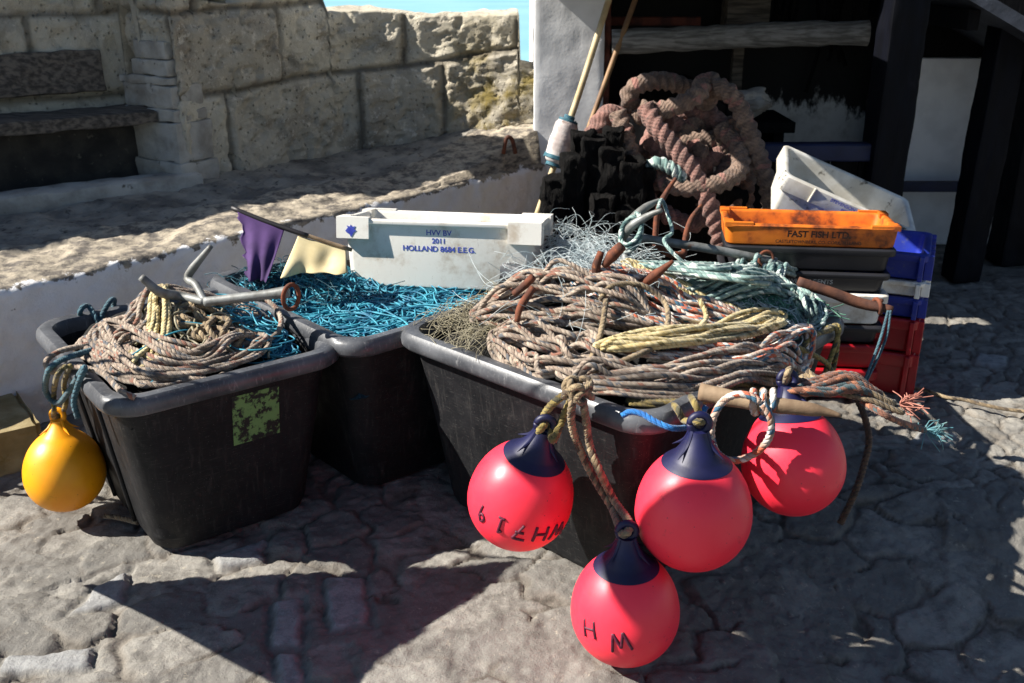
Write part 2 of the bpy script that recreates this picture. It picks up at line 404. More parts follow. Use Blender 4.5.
M['pierwhite'] = simple('white painted masonry', (238,238,238), (224,224,224), 6, .75, .4, 14, .006, c3=(196,192,186), s3=10, t3=(.7,.8))
def backwall():
    n = NT('white lower wall with tarred top'); o = n.obj(); sep = n.node('ShaderNodeSeparateXYZ'); n.l.new(o, sep.inputs[0])
    z = n.math('ADD', sep.outputs[2], n.math('MULTIPLY', n.math('SUBTRACT', n.noise(n.mapv(o, (1,1,.5)), 5, 6, .7), .5), .7))
    w = n.mix(n.ramp(n.noise(o, 6, 7, .7), .45, .7), lin((214,212,206)), lin((176,172,164)))
    return n.out(n.mix(n.ramp(z, .78, .86), w, lin((16,15,15))), .85, n.bump(n.noise(o, 14, 6), .4, .01))
M['backwall'] = backwall()
M['brick'] = simple('dark red brick', (112,58,44), (70,40,34), 14, .9, .7, 30, .01)
M['darkwood'] = simple('black boards', (20,19,20), (12,12,13), 8, .8, .6, 24, .006, stretch=(5,5,.6), spec=.12)

# ------------------------------------------------------------------ world, sun, camera
w = bpy.data.worlds.new('World'); S.world = w; w.use_nodes = True
sky = w.node_tree.nodes.new('ShaderNodeTexSky'); sky.sky_type = 'NISHITA'; sky.sun_disc = False
sky.sun_elevation = R(SUN_EL); sky.sun_rotation = R(SUN_AZ % 360); sky.air_density = .85; sky.dust_density = .3; sky.ozone_density = 1.5
bg = w.node_tree.nodes['Background']; w.node_tree.links.new(sky.outputs[0], bg.inputs[0]); bg.inputs[1].default_value = .05
sd = Vector((math.sin(R(SUN_AZ))*math.cos(R(SUN_EL)), math.cos(R(SUN_AZ))*math.cos(R(SUN_EL)), math.sin(R(SUN_EL))))
L = bpy.data.lights.new('Sun', 'SUN'); L.energy = 5.0; L.angle = R(.53); L.color = (1, .95, .87)
lo = bpy.data.objects.new('Sun', L); COL.objects.link(lo); lo.rotation_euler = (-sd).to_track_quat('-Z', 'Y').to_euler()
cam = bpy.data.cameras.new('Camera'); cam.lens = FPX/1024*36; cam.sensor_width = 36; cam.clip_end = 2000; cam.clip_start = .05
cam.dof.use_dof = True; cam.dof.focus_distance = 2.75; cam.dof.aperture_fstop = 6.3
co = bpy.data.objects.new('Camera', cam); COL.objects.link(co); co.location = (0, 0, CAM_H); co.rotation_euler = (R(90-PITCH), 0, 0)
S.camera = co
S.view_settings.view_transform = 'Standard'; S.view_settings.look = 'None'; S.view_settings.exposure = 1.08; S.view_settings.gamma = 1
S.view_settings.use_curve_mapping = False

# ------------------------------------------------------------------ ground
def gz(x, y):   # general lie of the paving
    return -.19*sstep(3.1, 2.2, np.asarray(y, float))*sstep(.35, 1.25, np.asarray(x, float))
def axis(a, b, st, far):
    d = np.arange(a, b+1e-6, st); k = np.geomspace(st*2, far, 24)
    return np.concatenate([a-np.cumsum(k)[::-1], d, b+np.cumsum(k)])
xs = axis(-2.0, 2.7, .0088, 25); ys = axis(1.6, 4.1, .0092, .0095); ys = np.concatenate([-np.geomspace(.02, 25, 30)[::-1]+1.6, np.arange(1.6, 4.1, .0092), np.arange(4.1, 6.4, .018), 6.4+np.geomspace(.02, 25, 30)])
GX, GY = np.meshgrid(xs, ys)
wx = GX+.10*fbm(GX*2.6, GY*2.6, 1.5, 4); wy = GY+.10*fbm(GX*2.6, GY*2.6, 7.5, 4)
smallm = (GX+.25*fbm(GX*3, GY*3, 4., 2) > 1.3) & (GY > 2.75)
ca, sa = math.cos(R(28)), math.sin(R(28))
f1, f2, cid = cells(wx*ca+wy*sa, -wx*sa+wy*ca, .235, .165)
f1b, f2b, cidb = cells(wx*ca+wy*sa, -wx*sa+wy*ca, .13, .10, seed=40)
f1 = np.where(smallm, f1b, f1); f2 = np.where(smallm, f2b, f2); cid = np.where(smallm, cidb, cid)
gap = (f2-f1)+.22*np.clip(fbm(GX*4.5, GY*4.5, 8.8, 4)+.05, 0, 1)
joint = 1-sstep(.05, .2, gap)
dens = (GX > -3.5) & (GX < 4) & (GY > .5) & (GY < 8)
terr = fbm(GX*3.4+cid*5, GY*4.6, 6.6, 5, g=.55)*4.5; tf = np.floor(terr); terr = (tf+sstep(.72, 1.0, terr-tf))/4.5
stoneh = sstep(.015, .11, gap)*(.008+.008*cid)+.009*terr*(1-.6*joint)+.003*fbm(GX*7, GY*7, cid*9, 5, g=.62)*(1-.5*joint)+.006*np.abs(fbm(GX*17, GY*17, 2.2, 5, g=.68))+.004*smallm*sstep(.05,.3,gap)
ledges = .003*sstep(-.1, .15, fbm(GX*5.5+cid*7, GY*9, 4.4, 4, g=.6))
GZ = (stoneh+ledges*(1-joint)-.022)*dens + gz(GX, GY) + .012*fbm(GX*1.2, GY*1.2, 3., 2)*dens
# flat slates let into the paving
slate = np.zeros(GX.shape)
for k, poly in enumerate([((216,552),(262,534),(264,556),(220,564)), ((276,598),(300,594),(302,640),(274,642)), ((326,576),(362,574),(368,622),(330,626)),
                            ((276,652),(298,650),(302,690),(280,690)), ((4,655),(92,646),(90,666),(0,672)), ((96,585),(128,568),(120,598),(70,612)), ((978,352),(1010,356),(1002,366),(974,362)), ((920,428),(960,432),(950,444),(912,438))]):
    P = np.array([at(x, y, float(gz(*at(x, y, .0)[:2]))) for x, y in poly]); x0, x1, y0, y1 = P[:,0].min()-.05, P[:,0].max()+.05, P[:,1].min()-.05, P[:,1].max()+.05
    js = np.where((ys > y0) & (ys < y1))[0]; is_ = np.where((xs > x0) & (xs < x1))[0]; sl = np.ix_(js, is_)
    qx = GX[sl]+.010*fbm(GX[sl]*14, GY[sl]*14, k*3., 3); qy = GY[sl]+.010*fbm(GX[sl]*14, GY[sl]*14, k*3.+9, 3)
    sd_ = np.full(qx.shape, 9.); ar = sum(P[a,0]*P[(a+1)%len(P),1]-P[(a+1)%len(P),0]*P[a,1] for a in range(len(P)))
    for a in range(len(P)):
        p, q = P[a], P[(a+1)%len(P)]; ex, ey = q[0]-p[0], q[1]-p[1]; l_ = math.hypot(ex, ey)
        sd_ = np.minimum(sd_, np.sign(ar)*(ex*(qy-p[1])-ey*(qx-p[0]))/l_)
    ins = sstep(-.006, .008, sd_); zc = float(np.mean(GZ[sl]))+.006
    GZ[sl] = GZ[sl]*(1-ins)+ins*(zc+.0035*fbm(GX[sl]*18, GY[sl]*18, 5., 4)); GZ[sl] -= .012*np.exp(-((sd_+.012)/.010)**2)
    slate[sl] = np.maximum(slate[sl], ins); joint[sl] *= (1-ins)
mb = MB(); mb.add(np.stack([GX, GY, GZ], -1).reshape(-1, 3), grid_faces(len(xs), len(ys)))
g = mb.build('ground', M['ground'], att={'cell': cid, 'joint': joint, 'slate': slate, 'crack': (1-slate)*(1-sstep(.0, .05, np.abs(gap-.05)))*sstep(-.3, .3, fbm(GX*9, GY*9, 3.3, 3))}, loc=(0,0,0)); tag(g, kind='structure')
def gh(x, y):
    i = np.clip(np.searchsorted(xs, x), 0, len(xs)-1); j = np.clip(np.searchsorted(ys, y), 0, len(ys)-1); return float(GZ[j, i])
# ------------------------------------------------------------------ quay wall (whitewashed) and walkway above it
def polyline(P, n):
    P = np.asarray(P, float); s = np.concatenate([[0], np.cumsum(np.linalg.norm(np.diff(P, axis=0), axis=1))]); t = np.linspace(0, s[-1], n)
    return np.stack([np.interp(t, s, P[:, i]) for i in range(P.shape[1])], -1), t
EDGE = [(-4.4,.55),(-3.0,2.2),(-1.93,3.53),(-1.14,4.48),(.12,5.92),(.5,6.3)]
e, es = polyline(EDGE, 420)
# smooth the edge line
for _ in range(30): e[1:-1] = (e[:-2]+e[2:]+2*e[1:-1])/4
tn = np.gradient(e, axis=0); tn /= np.linalg.norm(tn, axis=1)[:, None]; nrm = np.stack([tn[:,1], -tn[:,0]], -1)   # towards the yard
LEDGE = .55
BASE = [(-5.4,2.5,.56),(-3.6,4.15,.56),(-3.1,4.72,.57),(-2.12,5.56,.58),(-1.72,5.26,.58),(-1.66,5.40,.58),(-1.21,6.0,.62),(-1.0,6.17,.64),(-.7,6.25,.67),(-.3,6.22,.74),(.14,6.13,.84),(.45,6.5,.88)]
def walk_z(x, y):
    # rises gently to the foot of the stone wall at its right end
    return LEDGE+.02+.25*sstep(.45, 1.6, (x+1.6)*.45+(y-5.2)*.55)*sstep(-1.6, .3, x)
prof = []   # (distance out of the face, height) going up the face and back over the walkway
for t in np.linspace(0, 1, 40): prof.append((.05*(1-t), -.06+t*(LEDGE+.02)))
for a in np.linspace(10, 90, 6): prof.append((-.035*(1-math.cos(R(a))), LEDGE-.035+.035*math.sin(R(a))-.005))
nfr = len(prof)
for t in np.linspace(.05, .42, 26): prof.append((-t, LEDGE))
ncop = len(prof)
for t in np.geomspace(.44, 3.2, 70): prof.append((-t, LEDGE))
prof = np.array(prof)
Pu = e[None]+nrm[None]*prof[:, 0][:, None, None]
Zu = np.broadcast_to(prof[:, 1][:, None], Pu.shape[:2]).copy()
back = np.arange(len(prof)) >= nfr
Zu[back] = np.maximum(LEDGE, walk_z(Pu[back][..., 0], Pu[back][..., 1])-.02*(1-sstep(.05,.4,-prof[back][:,0]))[:,None])
rough = .012*fbm(Pu[...,0]*3, Pu[...,1]*3, Zu*3, 5, g=.6)+.007*np.abs(fbm(Pu[...,0]*16, Pu[...,1]*16, Zu*16, 3))
lay = .011*fbm(Pu[...,0]*2+Pu[...,1]*2, (Pu[...,0]-Pu[...,1])*9, 3.3, 4, g=.6)
Zu[back] += (rough+lay)[back]*sstep(.0, .12, -prof[back][:,0])[:,None]+rough[back]*.5
Pu[~back] += (nrm[None]*rough[..., None]*1.3)[~back]
Zu[~back] += (rough[~back]*.5)*sstep(.3, .55, prof[~back][:,1])[:,None]
V = np.concatenate([Pu, Zu[..., None]], -1); nu = len(e)
paint = np.zeros(V.shape[:2]); paint[:nfr] = np.interp(prof[:nfr,1], [-.1, .12, .36, .5, .56], [.9, 1.25, 1.15, .7, .2])[:, None]; 
paint[nfr:] = np.interp(-prof[nfr:,0], [0, .1, .42], [.1, .0, -.3])[:, None]
mb = MB(); mb.add(V[:ncop].reshape(-1,3), grid_faces(nu, ncop))
o = mb.build('quay_wall', M['whitewash'], att={'paint': paint[:ncop]}); tag(o, 'low whitewashed quay wall with bare stone coping behind the tubs', 'wall')
mb = MB(); mb.add(V[ncop-1:].reshape(-1,3), grid_faces(nu, len(prof)-ncop+1))
o = mb.build('walkway', M['walk']); tag(o, kind='structure')

# ------------------------------------------------------------------ tall stone wall
W, ws = polyline([b[:2] for b in BASE], 520); wb = np.interp(ws, np.concatenate([[0], np.cumsum(np.linalg.norm(np.diff(np.array([b[:2] for b in BASE]), axis=0), axis=1))]), [b[2] for b in BASE])
for _ in range(6): W[1:-1] = (W[:-2]+W[2:]+2*W[1:-1])/4
tn = np.gradient(W, axis=0); tn /= np.linalg.norm(tn, axis=1)[:, None]; wn = np.stack([tn[:,1], -tn[:,0]], -1)
xw = W[:,0]
top = np.where(xw < -1.07, np.where(xw < -1.95, 2.25, 1.5), 1.405)+.02*fbm(ws*2.2, 0*ws, 1., 3)
endc = sstep(.17, .12, xw); top = np.where(xw > .04, 1.09, top)
nv = 96
tt = np.linspace(0, 1, nv)
Z0 = wb-.06
VZ = Z0[None]+(top-Z0)[None]*tt[:, None]
# courses
rowb = [.0, 1.04, 1.3, 1.56, 1.95]
u = np.broadcast_to(ws[None], VZ.shape); 
zz = VZ+.012*fbm(u*3, VZ*3, 2., 3)
relz = zz-(wb[None]-.58)*.75
edges_z = [.40, 1.02, 1.44, 1.86, 2.2]
row = np.digitize(relz, edges_z); jd = np.full(VZ.shape, 9.); cell = np.zeros(VZ.shape)
for r_ in range(0, 6):
    lo_, hi_ = ([-1]+edges_z+[9])[r_], ([-1]+edges_z+[9])[r_+1]
    m_ = row == r_
    if not m_.any(): continue
    cuts = np.cumsum(np.concatenate([[ -.3-.2*r_], rng.uniform(.5, .95, 20)])); uu = u[m_]+.012*fbm(VZ[m_]*4, u[m_]*2, 5., 2)
    k = np.searchsorted(cuts, uu); k = np.clip(k, 1, len(cuts)-1)
    du = np.minimum(uu-cuts[k-1], cuts[k]-uu); dz = np.minimum(relz[m_]-lo_, hi_-relz[m_])
    jd[m_] = np.minimum(du, dz); cell[m_] = _val[(k*37+r_*91) % 256]
jm = 1-sstep(.004, .026, jd)
disp = -.028*(1-sstep(0, .04, jd))+.034*fbm(u*3.2, VZ*3.2, cell*20, 5, g=.58)+.025*(cell-.5)
pits = fbm(u*15, VZ*15, 9., 3, g=.6); disp -= .018*sstep(.25, .7, pits)
Pf = W[None]+wn[None]*disp[..., None]
bl = sstep(-.7, -.2, xw)[:, None]; wo = wn*(1-bl)+np.array([[0., -1.]])*bl; wo /= np.linalg.norm(wo, axis=1)[:, None]
rowsV = [np.concatenate([Pf, VZ[..., None]], -1)]
for d_, dz_ in ((.10, .012), (.22, .01), (.36, .0), (.40, -.04)):
    q = W-wo*d_; z_ = top+dz_+.02*fbm(ws*5, d_*5+0*ws, 4., 3); rowsV.append(np.concatenate([q, z_[:, None]], -1)[None])
rowsV.append(np.concatenate([W-wo*.42, (Z0-.2)[:, None]], -1)[None])
VV = np.concatenate(rowsV); 
def ext(a, v=0.): return np.concatenate([a, np.full((VV.shape[0]-nv, a.shape[1]), v)])
lich = ext(np.clip(sstep(-.6, -.1, xw)[None]*(1-sstep(.95, 1.5, VZ)*.75), 0, 1))
mb = MB(); mb.add(VV.reshape(-1,3), grid_faces(len(W), VV.shape[0]))
o = mb.build('stone_wall', M['stone'], att={'joint': ext(jm), 'cell': ext(cell, .5), 'lichen': lich}); tag(o, 'tall pitted limestone block wall along the walkway with mossy far end', 'wall')
# distant lower parapet past the end of the wall
mb = MB(); box(mb, (1.6, .4, .5), TR(.75, 7.3, .76), .03, 2, 4, .04, 5, 3); o = mb.build('stone_parapet', M['block']); tag(o, 'lower stone parapet glimpsed past the end of the tall wall', 'wall')
mb = MB(); box(mb, (1.6, .36, .7), TR(.75, 7.3, .3), .03, 2, 4, .03, 5, 4); o2 = mb.build('parapet_base', M['block'], o); 

# sea beyond the harbour wall
M['sea'] = simple('pale hazy sea', (150,200,214), (134,188,206), .2, .35, .3, 3, .02)
mb = MB(); sx_, sy_ = np.meshgrid(np.linspace(-300, 300, 12), np.geomspace(9, 900, 12)); mb.add(np.stack([sx_, sy_, 0*sx_+.06], -1).reshape(-1,3), grid_faces(12, 12)); o = mb.build('sea', M['sea']); tag(o, kind='structure')
# bench
dB = Vector((-2.5+1.95, 4.9-5.32, 0)).normalized(); aB = math.atan2(-dB.y, -dB.x)
root = empty('bench', (-2.2, 5.05, .58), 'grey timber plank bench with stone end, set into the wall', 'bench')
nb = Vector((math.sin(aB), -math.cos(aB), 0))   # out of the wall
c0 = Vector((-1.93, 5.30, 0))
def bp(along, out, z): return c0+dB*along+nb*out+Vector((0,0,z))
mb = MB(); p = bp(.75, -.13, .93); box(mb, (1.62, .34, .065), TR(*p, aB), .012, 2, 6, .008, 9, 1); mb.build('seat', M['seatWood'], root)
mb = MB(); p = bp(.85, -.29, 1.15); box(mb, (1.5, .06, .21), TR(*p, aB, R(-8)), .01, 2, 6, .009, 9, 2); mb.build('backrest', M['seatWood'], root)
mb = MB(); p = bp(.8, -.20, .74); box(mb, (1.6, .03, .34), TR(*p, aB), .004, 1, 4, .004, 9, 4); mb.build('shade_board', M['shade_board'], root)  # dark board added to stand for the shade under the seat
mb = MB(); aP = math.atan2(.82, .57)
q = Vector((-1.70, 5.345, 0)); tx = Vector((.57, .82, 0)).normalized(); nx = Vector((.82, -.57, 0)).normalized()
for k, (z0, z1, dep, wd) in enumerate([(.5,.69,.48,.25),(.692,.90,.44,.235),(.902,.965,.44,.22),(.967,1.085,.40,.21),(1.087,1.13,.42,.215),(1.132,1.215,.30,.19),(1.217,1.31,.26,.17)]):
    p = q+nx*(.03-dep/2-.012*k) - tx*(.0) + Vector((0,0,(z0+z1)/2)); box(mb, (wd, dep, z1-z0), TR(*p, math.atan2(tx.y, tx.x)), .014, 2, 4, .012, 8, k*3.3)
mb.build('bench_end', M['block'], root)
mb = MB()
box(mb, (1.9, .2, .12), TR(*(bp(.75, .12, .58)), aB), .02, 2, 5, .012, 6, 5); o = mb.build('stone_step', M['block']); tag(o, 'low stone step along the front of the plank bench', 'step')
mb = MB(); sweep(mb, catmull([(.02,5.72,.66),(.0,5.72,.74),(-.03,5.71,.75),(-.05,5.72,.66)], .01), .012, 8); o = mb.build('iron_ring', M['rust']); tag(o, 'small rusty iron loop on the walkway near the white pier', 'iron ring')
# stone block lower left
mb = MB(); C_ = Vector((-1.68, 3.2, 0)); fr_ = Vector((-.84,-.54,0)).normalized(); rt = Vector((-.6,.8,0)).normalized()
pts = [C_, C_+fr_*1.4, C_+fr_*1.4+rt*.6, C_+rt*.6]
loft(mb, [[(p.x, p.y, z) for p in pts] for z in (-.1, .14, .15)], True, True)
o = mb.build('stone_block', M['yellowstone'], smooth=False)
bmx = bmesh.new(); bmx.from_mesh(o.data); bmesh.ops.bevel(bmx, geom=bmx.edges[:], offset=.015, segments=2, affect='EDGES'); 
bmesh.ops.subdivide_edges(bmx, edges=[e_ for e_ in bmx.edges if e_.calc_length() > .1], cuts=12, use_grid_fill=True)
bmx.normal_update()
for v in bmx.verts: v.co += v.normal*mnoise.fractal(v.co*7, 1, 2, 4)*.012
bmx.to_mesh(o.data); bmx.free(); tag(o, 'low ochre stained stone block at the foot of the white wall', 'stone block')

# ------------------------------------------------------------------ shed
def roofz(x): return 1.51-.516*(x-2.24)
shed = empty('fishing_shed', (1.6, 6.0, 0), 'open fronted shed with white pier, tarred posts and low slate roof', 'shed')
mb = MB(); box(mb, (.41, .5, 2.55), TR(.335, 6.27, 1.15), .012, 2, 6, .004, 7, 1); mb.build('pier', M['pierwhite'], shed)
mb = MB(); box(mb, (.035, .47, 2.5), TR(.558, 6.28, 1.15), .004, 1, 6, .012, 14, 2); mb.build('brick_jamb', M['brick'], shed)
mb = MB(); box(mb, (.2, 1.8, 2.4), TR(.24, 7.4, 1.2), .0); mb.build('side_wall', M['pierwhite'], shed)
mb = MB(); box(mb, (4.2, .15, 2.2), TR(2.4, 6.75, 1.1), 0); mb.build('back_wall', M['backwall'], shed)
mb = MB(); box(mb, (2.2, .1, 1.15), TR(3.35, 6.2, .575), .005, 1, 5, .008, 6, 3); mb.build('white_wall', M['pierwhite'], shed)
mb = MB(); box(mb, (2.2, .08, .6), TR(3.35, 6.22, 1.455), 0); mb.build('upper_boarding', M['darkwood'], shed)
def post(x, y, w_, z, lean=0, seed=0):
    mb = MB(); box(mb, (w_, w_*.9, z), TR(x, y, z/2, .1, 0, lean), .012, 2, 6, .008, 5, seed); mb.build('post', M['tarpost'], shed)
post(1.925, 5.15, .185, 1.62, R(.3), 1); post(2.57, 5.42, .165, 1.40, R(1.5), 2); post(2.98, 5.75, .2, 1.2, 0, 3)
mb = MB(); box(mb, (.85, .09, .09), TR(1.52, 5.14, .775), .008, 1, 5, .004, 8, 4); mb.build('rail', M['bluerail'], shed)
mb = MB()
for k in range(6): box(mb, (.135, .025, .72), TR(1.16+.142*k, 5.17, .365), .004, 1, 3, .003, 8, k)
mb.build('board_front', M['darkwood'], shed)
mb = MB(); box(mb, (.04, 1.8, 1.0), TR(1.12, 6.1, .5), .004, 1); mb.build('shade_partition', M['darkwood'], shed)  # added along the depth to block sun and shade the ground behind
mb = MB(); box(mb, (1.5, .05, .06), TR(2.9, 5.95, .42), .006); mb.build('blue_rail', M['bluerail'], shed)
P = [aty(612, 42, 5.95), aty(700, 38, 5.9), aty(790, 34, 5.85), aty(868, 33, 5.8)]
mb = MB(); c_ = catmull(P, .03); sweep(mb, c_, .068*(1+.08*fbm(np.arange(len(c_))*.3, 0, 1., 3)), 14); mb.build('log_beam', M['wood'], shed)
mb = MB(); box(mb, (1.3, .09, .1), TR(*aty(800, 40, 5.72), 0, 0, R(0)), .006); 
mb = MB()
# roof slab, sloping down to the right
for k, (dz, sx) in enumerate([(0, 0)]):
    xa, xb, ya, yb = -.06, 4.4, 5.12, 8.0
    vs = [(x, y, roofz(x)+z) for z in (0, .07) for (x, y) in ((xa,ya),(xb,ya),(xb,yb),(xa,yb))]
    mb.add(vs, [(3,2,1,0),(4,5,6,7),(0,1,5,4),(1,2,6,5),(2,3,7,6),(3,0,4,7)])
mb.build('roof', M['slateroof'], shed, smooth=False)
mb = MB()
for x in (.5, 1.1, 1.7, 2.3, 2.9, 3.5):
    box(mb, (.06, 2.7, .1), TR(x, 6.55, roofz(x)-.06), .004)
mb.build('rafters', M['darkwood'], shed)
mb = MB(); box(mb, (.9, 2.9, .03), TR(.85, 4.85, 1.68), .005, 1); box(mb, (.35, 1.7, .03), TR(.222, 5.45, 1.68), .005, 1); mb.build('shade_slab', M['darkwood'], shed)  # unseen overhead slabs, added above the view to shade the right-hand paving
mb = MB(); box(mb, (.55, .06, .05), TR(*aty(655, 21, 6.35)), .005, 1); mb.build('plank', M['brick'], shed)
mb = MB(); box(mb, (.26, .2, .22), TR(*aty(745, 14, 6.4)), .01, 2); mb.build('timber_offcut', M['seatWood'], shed)
mb = MB(); box(mb, (.07, .06, 1.3), TR(aty(735, 90, 6.5)[0], 6.5, .9), .006, 1); mb.build('upright', M['seatWood'], shed)
# dark net hanging from the shed ceiling
mb = MB()
for k in range(16):
    x = 1.62+.5*rng.random(); y = 6.3+.3*rng.random(); z1 = 1.5; ln = .45*abs(rng.standard_normal())*.5+.25
    ln *= 1-.6*abs((x-1.95)/.4)
    sweep(mb, catmull([(x, y, z1), (x+.03*rng.standard_normal(), y, z1-ln*.5), (x+.05*rng.standard_normal(), y, z1-ln)], .04), .012, 5)
o = mb.build('hanging_net', M['darkwood']); tag(o, 'dark ragged net hanging inside the shed above the white plaster', 'net')
# pale sack behind the rope heap
mb = MB(); bm = bmesh.new(); bmesh.ops.create_icosphere(bm, subdivisions=5, radius=1)
for v in bm.verts:
    n_ = mnoise.fractal(v.co*1.6, 1, 2, 5); v.co = v.co*(1+.3*n_); v.co = Vector((v.co.x*.2, v.co.y*.12, v.co.z*.075))
p = aty(742, 104, 5.75); bm_to(mb, bm, TR(p[0]-.02, p[1], p[2], 0, 0, R(-8))); o = mb.build('sack', M['sack']); tag(o, 'crumpled pale sack lying behind the thick rope heap in the shed', 'sack')
mb = MB(); box(mb, (.75, .5, .06), TR(p[0]-.1, p[1]+.1, p[2]-.11), .005); 
for sx in (-.3, .3): box(mb, (.06, .4, 1.0), TR(p[0]-.1+sx, p[1]+.1, p[2]-.64), .004)
o = mb.build('shelf', M['darkwood']); tag(o, 'dark wooden shelf carrying the pale sack inside the shed', 'shelf')

# ------------------------------------------------------------------ charred timber post and hawser heap
mb = MB()
for k, (px, hh, wd) in enumerate([(-.20, .66, .10), (-.12, .76, .10), (-.03, .84, .10), (.05, .80, .11), (.13, .74, .10), (.19, .70, .09), (-.16, .45, .09), (.0, .60, .10), (.10, .52, .08), (-.08, .86, .09), (.06, .87, .08)]):
    dy = (0, .02, .05, .03, .02, .04, -.09, -.09, -.1, .12, .13)[k]
    box(mb, (wd*1.12, wd*1.3, hh+.07), TR(.425+px*1.12, 4.72+dy, (hh+.07)/2, .2*rng.standard_normal()*.3), .005, 1, 6, .024, 9, k*2.1)
o = mb.build('timber_stump', M['char']); tag(o, 'black charred timber stump split into upright splinters', 'timber stump')
mb = MB(); box(mb, (.5, .42, .62), TR(.92, 5.12, .31, .3), .05, 2, 5, .03, 6, 9); o = mb.build('bollard', M['char']); tag(o, 'dark timber bollard buried under the heap of thick rope', 'bollard')
hr = .043
def hp(x, y, Y): return aty(x, y, Y)
def big(pts, mat, name, label, r=hr):
    mb = MB(); c = catmull([aty(*q) for q in pts], .009); c = c+.006*np.stack([fbm(np.arange(len(c))*.02, k_*9.+pts[0][0], 0., 3) for k_ in range(3)], -1); sweep(mb, c, r, 21, .15, .15*r/.043); o = mb.build(name, M[mat]); tag(o, label, 'rope', 'thick rope heaped by the shed'); return o
big([(634,110,5.15),(628,96,5.1),(640,84,5.1),(665,81,5.15),(690,90,5.2),(705,102,5.15),(715,88,5.05),(728,92,4.98),(742,112,4.95),(757,150,4.9),(768,190,4.85),(772,225,4.85),(776,262,4.8)], 'hawser', 'thick_rope', 'thick brown rope looped over the heap top and falling down its shed side')
big([(640,110,5.0),(655,112,4.98),(672,108,4.96),(690,100,4.94),(700,92,4.98),(702,84,5.05),(712,82,5.08),(722,92,5.0)], 'hawser', 'thick_rope', 'short brown thick rope bight crossing the top of the heap')
big([(618,112,5.0),(624,130,4.95),(632,155,4.9),(640,170,4.85),(665,183,4.78),(700,188,4.72),(728,182,4.75),(742,168,4.85),(738,145,4.95),(722,128,5.05)], 'hawser', 'thick_rope', 'brown thick rope sagging in one big loop round the front of the heap')
big([(645,108,4.95),(655,125,4.88),(675,148,4.82),(694,172,4.76),(706,195,4.72),(716,222,4.7),(722,250,4.7)], 'hawserPink', 'thick_rope', 'pink thick rope running steeply down the middle of the heap')
big([(620,120,5.1),(612,114,5.1),(602,122,5.05),(594,136,5.05),(590,152,5.05),(596,168,5.0)], 'hawserPink', 'thick_rope', 'pink thick rope end curling behind the charred timber', .05)
big([(650,138,5.05),(668,160,5.0),(690,168,4.98),(712,160,5.05),(724,145,5.1)], 'hawserPink', 'thick_rope', 'pinkish thick rope turn deep in the middle of the heap')
big([(660,150,5.1),(690,140,5.1),(715,140,5.1),(728,155,5.08),(720,178,5.0),(690,200,4.95)], 'hawser', 'thick_rope', 'brown thick rope turn half hidden at the back of the heap')
big([(725,120,5.12),(735,150,5.1),(745,190,5.05),(742,235,5.0),(740,265,5.0)], 'hawser2', 'thick_rope', 'orange stained thick rope hanging inside the heap')
big([(640,195,4.9),(665,215,4.85),(690,225,4.85),(710,215,4.9),(728,230,4.95)], 'hawserPink', 'thick_rope', 'pink thick rope turn low down beside the anchor prongs')
big([(655,165,4.95),(650,190,4.95),(652,215,4.95),(660,245,4.95)], 'hawser', 'thick_rope', 'brown thick rope dropping behind the charred timber')
big([(668,122,5.12),(690,130,5.2),(712,118,5.2),(700,112,5.25),(678,116,5.25)], 'hawserPink', 'thick_rope', 'dull pink thick rope showing through the top opening of the heap', .045)
for k_, (cx_, cy_, rx_, ry_, Y_, lab_) in enumerate([(690,150,44,38,5.22,'dull pink thick rope ring showing at the back of the heap'),(672,175,34,36,5.1,'brown thick rope ring deep behind the sagging front loop'),(712,165,36,46,5.16,'brown thick rope ring at the shed side of the heap'),(690,205,44,28,5.0,'dark thick rope ring lying at the foot of the heap'),(650,150,26,40,5.16,'brown thick rope ring behind the charred timber tops')]):
    big([(cx_+rx_*math.cos(a+k_)*(1+.1*math.sin(3*a+k_)), cy_+ry_*math.sin(a+k_), Y_+.06*math.sin(2*a+k_)) for a in np.linspace(0, 6.0, 12)], ('hawserPink','hawser','hawser','hawser2','hawser')[k_], 'thick_rope', lab_)
big([(648,168,4.78),(658,164,4.76),(672,170,4.74),(684,180,4.74)], 'ropeTeal', 'thick_rope', 'short pale whitish rope end caught in the heap', .03)

# ------------------------------------------------------------------ poles and float
p0, p1 = aty(618, -30, 5.55), aty(538, 212, 5.35)
mb = MB(); sweep(mb, catmull([p0, (p0+p1)/2+np.array([.01,0,0]), p1, p1+(p1-p0)*.12], .05), .017, 10, taper=[1, 1.05, 1]); 
fl = empty('leaning_pole', tuple(p1), 'pale bamboo marker pole with grubby foam float leaning by the white pier', 'pole')
mb.build('pole', M['bamboo'], fl)
ax = (p0-p1)/np.linalg.norm(p0-p1); q = aty(560, 141, 5.42)
cA = p1+ax*np.dot(q-p1, ax)+np.array([0.0, -.01, 0])
mb = MB(); c = np.array([cA+ax*t for t in np.linspace(-.118, .118, 30)]); sweep(mb, c, .066*(1+.05*fbm(np.arange(30)*.5, 0, 2., 3)), 22, taper=[.75,.97,1,1,1,1,1,1,.97,.75]); flo = mb.build('float', M['foam'], fl)
mb = MB(); side = np.cross(ax, [0, 1, 0]); side /= np.linalg.norm(side); fw = np.cross(side, ax)
def helix(t0, n, rr, h=.02): return [cA+ax*(t0+h*a/(2*math.pi*n))+rr*(side*math.cos(a)+fw*math.sin(a)) for a in np.linspace(0, 2*math.pi*n, int(24*n))]
for t0, rr in ((-.138, .042), (-.10, .066), (.10, .05), (.122, .026)): sweep(mb, helix(t0, 3, rr, .02), .0042, 6)
